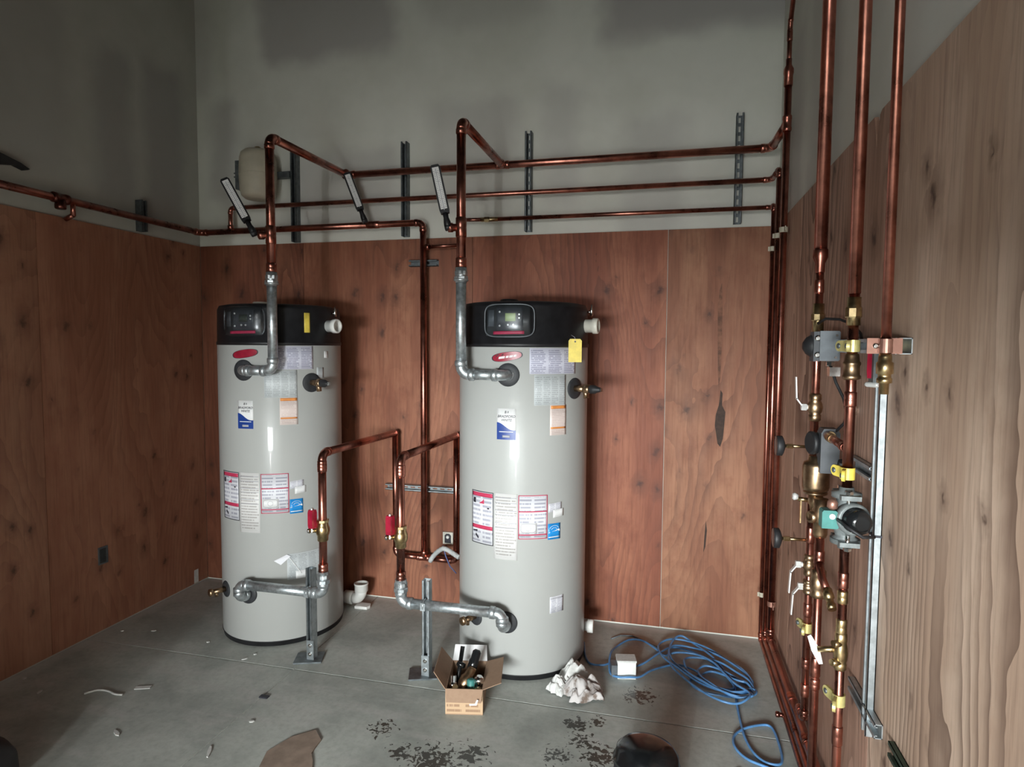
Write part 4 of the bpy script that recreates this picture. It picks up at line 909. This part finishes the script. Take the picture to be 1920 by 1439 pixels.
MB().cyl((XP-.01, P1-.02, 1.205), (XP-.05, P1-.02, 1.208), .008, 'brass', 10).build('stem', lv); MB().lathe((XP-.05, P1-.02, 1.215), (-1, 0, .1), [(0, .010), (.012, .014), (.018, .009)], 'steel_white', 12).build('tip', lv)

# circulator pump
pm = thing('circulator_pump', 'green and black circulator pump between grey flanges, right wall', 'pump', (XP, P2, 1.15))
for (z0, dr) in ((1.345, -1), (1.165, 1)):
    mb = MB(); mb.lathe((XP, P2, z0), (0, 0, dr), [(0, .019), (.012, .021), (.016, .040), (.030, .040)], 'cast_iron', 20)
    mb.obox((XP, P2, z0+dr*.023), (1, 0, 0), (0, 1, 0), (0, 0, 1), .052, .105, .013, 'cast_iron'); fl_ = mb.build('flange', pm)
    for s in (-1, 1):
        MB().cyl((XP-.004, P2+s*.042, z0+dr*.006), (XP-.004, P2+s*.042, z0+dr*.05), .006, 'chrome', 10).hexa((XP-.004, P2+s*.042, z0+dr*.004), (XP-.004, P2+s*.042, z0+dr*.014), .011, 'chrome').build('flange_bolt', fl_)
MB().lathe((XP, P2, 1.195), (0, 0, 1), [(0, .034), (.006, .026), (.02, .030), (.04, .044), (.075, .044), (.10, .030), (.115, .026), (.120, .034)], 'cast_iron', 24).build('volute', pm)
MB().lathe((XP+.005, P2-.01, 1.262), (.15, -1, 0), [(0, .039), (.018, .040), (.022, .045), (.030, .045), (.032, .037), (.062, .036), (.078, .031), (.086, .019)], 'black_gloss', 28).build('motor', pm)
MB().lathe((XP+.005, P2-.02, 1.262), (.15, -1, 0), [(0, .043), (.016, .046), (.028, .046), (.032, .040)], 'cast_iron', 24).build('motor_ring', pm)
mb = MB(); mb.prism([(-.022, -.026), (.018, -.026), (.022, -.022), (.022, .018), (.014, .026), (-.018, .026), (-.022, .02)], -.02, .02, 'teal', (XP-.052, P2-.03, 1.258), (1, 0, 0), (0, 0, 1), (0, -1, 0)); mb.build('terminal_box', pm)
MB().lathe((XP-.046, P2-.034, 1.284), (.1, 0, 1), [(0, .006), (.006, .014), (.022, .014), (.03, .008)], 'copper_plate', 14).build('cable_cap', pm)
MB().lathe((XP-.048, P2-.05, 1.268), (0, -1, 0), [(0, .008), (.004, .008)], 'steel_white', 12).build('screw', pm)
MB().tube([V(XP-.035, P2-.055, 1.262), V(XP-.02, P2-.10, 1.252), V(XP+.015, P2-.115, 1.232), V(XP+.05, P2-.09, 1.228)], .005, 'rubber_black', 8).build('motor_lead', pm)

# gate valve with pale handle lower on the middle pipe
gv = thing('drain_valve', 'brass drain valve with a pale flat handle turned out from the middle pipe', 'valve', (XP, P2, .82))
MB().lathe((XP, P2, .80), (0, 0, 1), [(0, .0135), (.005, .0175), (.02, .018), (.024, .016), (.034, .019), (.055, .0205), (.075, .018), (.085, .016), (.09, .0175), (.11, .017), (.114, .0135)], 'brass', 16).build('body', gv)
MB().cyl((XP, P2, .862), (XP-.06, P2+.01, .850), .009, 'brass', 12).cyl((XP, P2-.005, .88), (XP-.025, P2-.02, .885), .010, 'brass', 12).cyl((XP, P2-.005, .825), (XP-.028, P2-.02, .828), .010, 'brass', 12).build('stem', gv)
mb = MB(); po = [(-.045, -.010), (-.02, -.013), (0, -.016), (.02, -.013), (.045, -.010), (.047, .004), (.02, .010), (0, .013), (-.02, .010), (-.047, .004)]
mb.prism(po, -.005, .005, 'steel_white', (XP-.064, P2+.012, .848), (.30, -.35, -.75), (.75, .1, .25), (.2, .9, -.3)); mb.build('handle', gv)

# ============================================================ ON THE FLOOR
# PVC elbow
pe = thing('pvc_elbow', 'white plastic pipe elbow on the floor beside the left water heater', 'pipe fitting', (1.30, -.19, 0))
pts = elbow_pts(V(1.335, -.17, .055), V(1, -.05, 0).normalized(), V(.0, 0, 1), .055)
MB().tube(pts, .037, 'pvc_white', 24).build('bend', pe); MB().lathe((1.215, -.165, .055), (1, -.04, 0), [(0, .036), (0, .044), (.055, .044), (.062, .038)], 'pvc_white', 24).build('socket', pe)
MB().lathe((1.335, -.17, .105), (0, 0, 1), [(0, .038), (.004, .044), (.045, .044), (.048, .047), (.058, .047), (.058, .038), (.02, .038)], 'pvc_white', 24, True, False).build('socket', pe)
MB().prism([(-.03, -.035), (.055, -.03), (.065, 0), (.055, .03), (-.03, .035)], 0, .018, 'pvc_white', (1.335, -.175, 0)).build('foot', pe)

# cardboard box of fittings
ang = R(11.7); bx, by = 2.293, -1.186; AX = V(math.cos(ang), math.sin(ang), 0); AY = V(-math.sin(ang), math.cos(ang), 0); BO = V(bx, by, 0); bw, bd, bh = .178, .27, .125
def bp(u, v, z): return BO+AX*u+AY*v+V(0, 0, z)
cbx = thing('cardboard_box', 'open brown cardboard box of pipe fittings in front of the right water heater', 'box', bp(bw/2, bd/2, 0))
def bbox(u0, u1, v0, v1, z0, z1, m, nm): MB().obox(bp((u0+u1)/2, (v0+v1)/2, (z0+z1)/2), AX, AY, (0, 0, 1), u1-u0, v1-v0, z1-z0, m).build(nm, cbx)
bbox(0, bw, 0, bd, 0, .004, 'cardboard', 'bottom'); 
mb = MB().obox(bp(bw/2, .002, bh/2+.002), AX, (0, 0, 1), -AY, bw, bh-.004, .004, 'print_box'); mb.build('front_panel', cbx)
bbox(0, bw, bd-.004, bd, .004, bh, 'cardboard', 'back_panel'); bbox(0, .004, .004, bd-.004, .004, bh, 'cardboard', 'side_panel'); bbox(bw-.004, bw, .004, bd-.004, .004, bh, 'cardboard', 'side_panel')
def flap(a, b, d, m='cardboard', w=.003):
    mb = MB(); n = (b-a).cross(d).normalized()*w; q = [a, b, b+d-(b-a)*.04, a+d+(b-a)*.04]
    mb.v += q+[x+n for x in q]
    for f in ((0, 1, 2, 3), (7, 6, 5, 4), (0, 4, 5, 1), (1, 5, 6, 2), (2, 6, 7, 3), (3, 7, 4, 0)): mb.face(f, m)
    mb.build('flap', cbx)
flap(bp(0, -.001, bh), bp(bw, -.001, bh), -AY*.028+V(0, 0, -.05)); flap(bp(0, bd, bh), bp(0, 0, bh), -AX*.055+V(0, 0, .075)); flap(bp(bw, 0, bh), bp(bw, bd, bh), AX*.085+V(0, 0, .03)); flap(bp(bw, bd, bh), bp(0, bd, bh), AY*.05+V(0, 0, .06), 'paper_white')
MB().prism([(-.03, -.006), (.004, -.004), (.012, .022), (.004, .022), (-.004, .003), (-.03, .002)], 0, .001, 'paper_white', bp(bw*.83, -.034, .072), AX, (0, 0, 1), -AY).build('torn_tape', cbx)
FG = 'fittings in the cardboard box'
def fit(nm, lb, cat, mb): return mb.top(nm, lb, cat, FG)
a = bp(.055, .06, .06); d = V(.35, .55, .75).normalized()
fit('bronze_valve', 'bronze valve body lying slanted in the middle of the cardboard box', 'pipe fitting', MB().lathe(a, d, [(0, .022), (.01, .030), (.03, .030), (.034, .024), (.05, .033), (.085, .033), (.10, .024), (.13, .022), (.14, .018)], 'bronze', 18))
a = bp(.10, .12, .12)
fit('black_valve_knob', 'black capped relief valve standing up at the back of the cardboard box', 'pipe fitting', MB().lathe(a, V(.2, .45, .85), [(0, .014), (.03, .016), (.035, .024), (.075, .026), (.085, .022), (.12, .022), (.13, .012)], 'black_gloss', 18).lathe(a+V(-.03, .02, .04), V(-1, .2, .2), [(0, .012), (.03, .016), (.04, .012)], 'black_gloss', 12))
fit('black_tube', 'thin dark tube leaning out of the left of the cardboard box', 'tube', MB().cyl(bp(.035, .10, .03), bp(.06, .20, .235), .011, 'black_gloss', 12))
fit('teal_valve', 'teal coated fitting near the front right in the cardboard box', 'pipe fitting', MB().lathe(bp(.115, .05, .07), V(0, .1, 1), [(0, .02), (.02, .024), (.03, .018), (.07, .02), (.075, .012)], 'teal', 16).lathe(bp(.10, .028, .085), V(1, 0, 0), [(0, .018), (.04, .018)], 'teal', 14))
fit('chrome_ball_fitting', 'shiny chrome ball fitting at the right of the cardboard box', 'pipe fitting', MB().lathe(bp(.148, .07, .07), V(.05, .15, 1), [(0, .02), (.014, .024), (.03, .020), (.034, .012), (.042, .02), (.056, .027), (.07, .024), (.08, .012)], 'chrome', 20))
fit('brass_plug', 'small brass plug at the front right corner of the cardboard box', 'pipe fitting', MB().lathe(bp(.15, .03, .085), V(.1, -.5, .8), [(0, .022), (.02, .024), (.026, .016)], 'brass', 16))
fit('steel_nipple', 'bright steel nipple on the left side in the cardboard box', 'pipe fitting', MB().lathe(bp(.028, .05, .06), V(-.1, .4, .9), [(0, .018), (.04, .018), (.042, .022), (.06, .022), (.062, .015), (.09, .015)], 'chrome', 16))
fit('brass_elbow', 'brass elbow at the front left in the cardboard box', 'pipe fitting', MB().tube(elbow_pts(bp(.045, .03, .10), V(1, 0, .2).normalized(), V(0, -.3, 1).normalized(), .025), .014, 'brass', 14))
fit('bronze_nipple', 'bronze pipe nipple lying at the bottom of the cardboard box', 'pipe fitting', MB().cyl(bp(.03, .2, .03), bp(.14, .21, .04), .024, 'bronze', 16))

# crumpled paper towels
def crumple(name, label, cx, cy, sx, sy, h, seed, mat='rag_paper', rot=0.0):
    n, mth = 40, 40; mb = MB()
    for j in range(mth+1):
        for i in range(n+1):
            u, v = i/n*2-1, j/mth*2-1; q = V(u+seed, v+seed*1.7, seed*.7)
            w = noise.noise_vector(q*1.1)
            rr = max(abs(u), abs(v)); edge = (1-rr**2.6)
            f1 = .5+.5*math.sin(5.0*(u*.8+v*.5)+5*w.x+seed); f2 = .5+.5*math.sin(8.0*(v-u*.4)+6*w.y)
            z = h*max(edge, 0)**.75*(.48+.26*f1+.12*f2+.18*noise.noise(q*1.4))+.010*(1-edge)*f2+.006*noise.noise(q*6)
            ou = u*(.88+.30*w.x)+.08*noise.noise(q*2.5); ov = v*(.88+.30*w.y)+.08*noise.noise(q*2.5+V(5, 5, 5))
            x = ou*sx; y = ov*sy
            mb.v.append(V(cx+x*math.cos(rot)-y*math.sin(rot), cy+x*math.sin(rot)+y*math.cos(rot), .004+max(0, z)))
    for j in range(mth):
        for i in range(n):
            k = j*(n+1)+i; mb.face((k, k+1, k+n+2, k+n+1), mat, True)
    return mb.top(name, label, 'paper towel', 'crumpled towels by the right water heater')
crumple('paper_towel', 'dirty crumpled white paper towel, the nearer one in front of the right water heater', 2.905, -.865, .105, .085, .115, 3.1, 'rag_paper', .4)
crumple('paper_towel', 'cleaner crumpled white paper towel leaning against the right water heater base', 2.842, -.745, .085, .06, .14, 8.4, 'scrap', .6)
crumple('paper_towel', 'small white crumpled paper corner nearest the water heater front', 2.775, -.845, .05, .055, .085, 5.7, 'scrap', -.3)

# white container inside the hose coil
wbx = thing('plastic_container', 'white plastic container standing inside the blue hose loops', 'container', (3.10, -.60, 0))
o = V(3.10, -.617, 0); ax = V(math.cos(.2), math.sin(.2), 0); ay = V(-math.sin(.2), math.cos(.2), 0)
MB().obox(o+V(0, 0, .045), ax, ay, (0, 0, 1), .095, .070, .09, 'pvc_white').build('body', wbx); MB().obox(o+V(0, 0, .094), ax, ay, (0, 0, 1), .101, .076, .010, 'scrap').build('lid', wbx); MB().obox(o-ax*.064+V(0, 0, .035), ax, ay, (0, 0, 1), .03, .065, .07, 'grey_box').build('grey_side', wbx)

# blue hose
HOSE = [(2.839,-0.314),(2.867,-0.471),(2.906,-0.553),(2.973,-0.571),(3.014,-0.537),(3.073,-0.557),(3.170,-0.517),(3.274,-0.365),(3.340,-0.259),(3.451,-0.280),(3.539,-0.373),(3.600,-0.489),(3.643,-0.599),(3.625,-0.655),(3.561,-0.646),(3.512,-0.593),(3.487,-0.559),(3.496,-0.522),(3.545,-0.491),(3.624,-0.524),(3.700,-0.551),(3.744,-0.611),(3.744,-0.662),(3.709,-0.693),(3.632,-0.715),(3.556,-0.716),(3.487,-0.703),(3.437,-0.659),(3.433,-0.587),(3.482,-0.526),(3.422,-0.480),(3.360,-0.465),(3.297,-0.488),(3.228,-0.564),(3.175,-0.640),(3.122,-0.675),(3.067,-0.676),(3.022,-0.638),(3.007,-0.541),(3.008,-0.427),(3.033,-0.311),(3.097,-0.233),(3.173,-0.227),(3.244,-0.301),(3.296,-0.360),(3.369,-0.349),(3.477,-0.352),(3.557,-0.428),(3.610,-0.527),(3.653,-0.622),(3.707,-0.708),(3.688,-0.766),(3.635,-0.803),(3.562,-0.799),(3.479,-0.730),(3.391,-0.624),(3.332,-0.501),(3.322,-0.353),(3.348,-0.224),(3.394,-0.170),(3.461,-0.203),(3.548,-0.341),(3.620,-0.483),(3.649,-0.571)]
for k, (ox, oy, a, b) in enumerate(((3.53, -.47, .27, .15), (3.50, -.44, .31, .17), (3.57, -.55, .22, .12), (3.60, -.60, .17, .09))):
    for i in range(14):
        th = 2*math.pi*i/14+.6; ex, ey = a*math.cos(th), b*math.sin(th); HOSE.append((min(3.78, ox+ex*.66+ey*.70), min(-.06, oy-ex*.74+ey*.66)))
HOSE += [(3.66,-.60),(3.644,-0.712),(3.643,-0.818),(3.645,-0.938),(3.651,-1.038),(3.673,-1.132),(3.713,-1.188),(3.765,-1.191),(3.785,-1.150),(3.790,-1.063),(3.785,-0.956),(3.770,-0.914),(3.735,-0.915),(3.666,-0.955),(3.614,-1.013),(3.597,-1.071),(3.607,-1.135),(3.645,-1.188),(3.699,-1.214),(3.740,-1.237),(3.765,-1.301),(3.77,-1.45)]
def catmull(P, k=6):
    out = []
    for i in range(len(P)-1):
        p0, p1, p2, p3 = P[max(i-1, 0)], P[i], P[i+1], P[min(i+2, len(P)-1)]
        for j in range(k):
            t = j/k; out.append(.5*((2*p1)+(p2-p0)*t+(2*p0-5*p1+4*p2-p3)*t*t+(3*p1-p0-3*p2+p3)*t**3))
    out.append(P[-1]); return out
HP = []
for i, (x, y) in enumerate(HOSE):
    lift = .008 if i < 3 or i > len(HOSE)-21 else .008+.005*(i % 4)*.6+.022*abs(noise.noise(V(i*.35, 2, 0)))+(.018 if 44 < i < 62 else 0)+(.012 if 62 < i < 120 else 0)
    HP.append(V(x, y, lift))
MB().tube(catmull(HP, 6), .0058, 'blue_hose', 8).top('air_hose', 'blue rubber hose lying in tangled loops on the concrete by the right wall', 'hose')
MB().tube([V(2.99, -.22, .004), V(3.04, -.16, .004), V(3.11, -.15, .004), V(3.17, -.19, .004), V(3.26, -.26, .004)], .004, 'grey_box', 8).top('grey_wire', 'thin grey wire on the floor behind the blue hose loops', 'wire')

# black canister in front
cn = thing('black_canister', 'black domed plastic canister at the bottom edge of the picture', 'canister', (3.235, -1.64, 0))
MB().lathe((3.235, -1.64, 0), (0, 0, 1), [(0, .112), (.01, .118), (.225, .118), (.23, .115)], 'rubber_black', 40).build('body', cn)
MB().lathe((3.235, -1.64, .224), (.06, .10, 1), [(0, .122), (.012, .122), (.02, .115), (.045, .112), (.066, .09), (.078, .055), (.082, .02)], 'black_gloss', 40).build('lid', cn)
MB().tube([V(3.235+.118*math.cos(R(q)), -1.64+.118*math.sin(R(q)), .175) for q in range(0, 361, 10)], .004, 'black_gloss', 8, False).build('rim', cn)
# black bag at the left edge
bg = thing('black_tool_bag', 'black soft tool bag at the lower left picture edge', 'bag', (.58, -2.12, 0))
mb = MB(); po = []
for (z, k) in ((0, .92), (.05, 1.0), (.11, .98), (.15, .86), (.175, .6), (.182, .2)):
    for i in range(28):
        th = 2*math.pi*i/28; x = math.copysign(abs(math.cos(th))**.6, math.cos(th)); y = math.copysign(abs(math.sin(th))**.6, math.sin(th))
        mb.v.append(V(.58+.245*k*x, -2.13+.14*k*y, z))
for j in range(5):
    for i in range(28): mb.face((j*28+i, j*28+(i+1) % 28, (j+1)*28+(i+1) % 28, (j+1)*28+i), 'rubber_black', True)
mb.face([5*28+i for i in range(28)], 'rubber_black'); mb.build('body', bg)
MB().tube([V(.66, -2.13, .17), V(.70, -2.15, .20), V(.74, -2.19, .17), V(.77, -2.22, .12), V(.79, -2.245, .06)], .012, 'collar_grey', 10).build('strap', bg)
simple('sheet_brown', (.30, .225, .175), .85, 0, .12, 12)
# brown sheet at the bottom edge
MB().prism([(1.77, -1.453), (1.832, -1.512), (1.835, -1.56), (1.84, -1.603), (1.875, -1.65), (1.95, -1.79), (1.72, -1.86), (1.65, -1.641), (1.692, -1.528)], 0, .006, 'sheet_brown').top('cardboard_sheet', 'torn flat piece of brown cardboard lying on the concrete', 'cardboard')
# scraps
DEB = [(.103, -.861, .018, .010, .3), (.286, -.813, .026, .014, .5), (.268, -1.515, .012, .03, .2), (.92, -1.691, .05, .016, -.5), (1.039, -.973, .028, .012, .8), (1.061, -.911, .014, .012, .2), (1.41, -1.70, .014, .075, .5), (1.447, -1.465, .022, .014, .3), (.066, -1.433, .022, .016, .2), (.705, -.853, .016, .012, .2), (3.60, -1.26, .03, .02, .2)]
WHERE = ['nearest the left wall outlet', 'out from the left wall foot', 'pale flake near the left picture edge', 'long flake on the open floor left of the joint', 'in front of the left water heater base', 'touching the left water heater base', 'stick across the floor joint', 'beside the floor joint', 'at the foot of the left wall', 'between the left wall and left water heater', 'next to the blue hose near the picture bottom']
for (x, y, a, b, r), wh in zip(DEB, WHERE):
    po = [(a*.5*math.cos(t)*(1+.3*random.random()), b*.5*math.sin(t)*(1+.3*random.random())) for t in [k*math.pi/3 for k in range(6)]]
    MB().prism(po, 0, .004, 'scrap', (x, y, .0005), (math.cos(r), math.sin(r), 0), (-math.sin(r), math.cos(r), 0)).top('plaster_scrap', 'small white plaster scrap, '+wh, 'scrap', 'white scraps on the floor')
MB().obox((.734, -1.354, .003), (.93, .36, 0), (-.36, .93, 0), (0, 0, 1), .075, .026, .003, 'scrap').top('paper_strip', 'short flat grey paper strip on the left floor', 'paper strip')
MB().tube(catmull([V(.50, -1.475, .004), V(.535, -1.432, .004), V(.59, -1.425, .004), V(.65, -1.44, .004), V(.69, -1.435, .004)], 5), .0045, 'scrap', 8).top('plastic_tie', 'curved pale plastic tie on the left floor', 'plastic tie')
MB().box(1.355, 1.40, -1.285, -1.262, 0, .006, 'ink_black').top('dark_chip', 'small dark wood chip on the floor joint', 'chip')
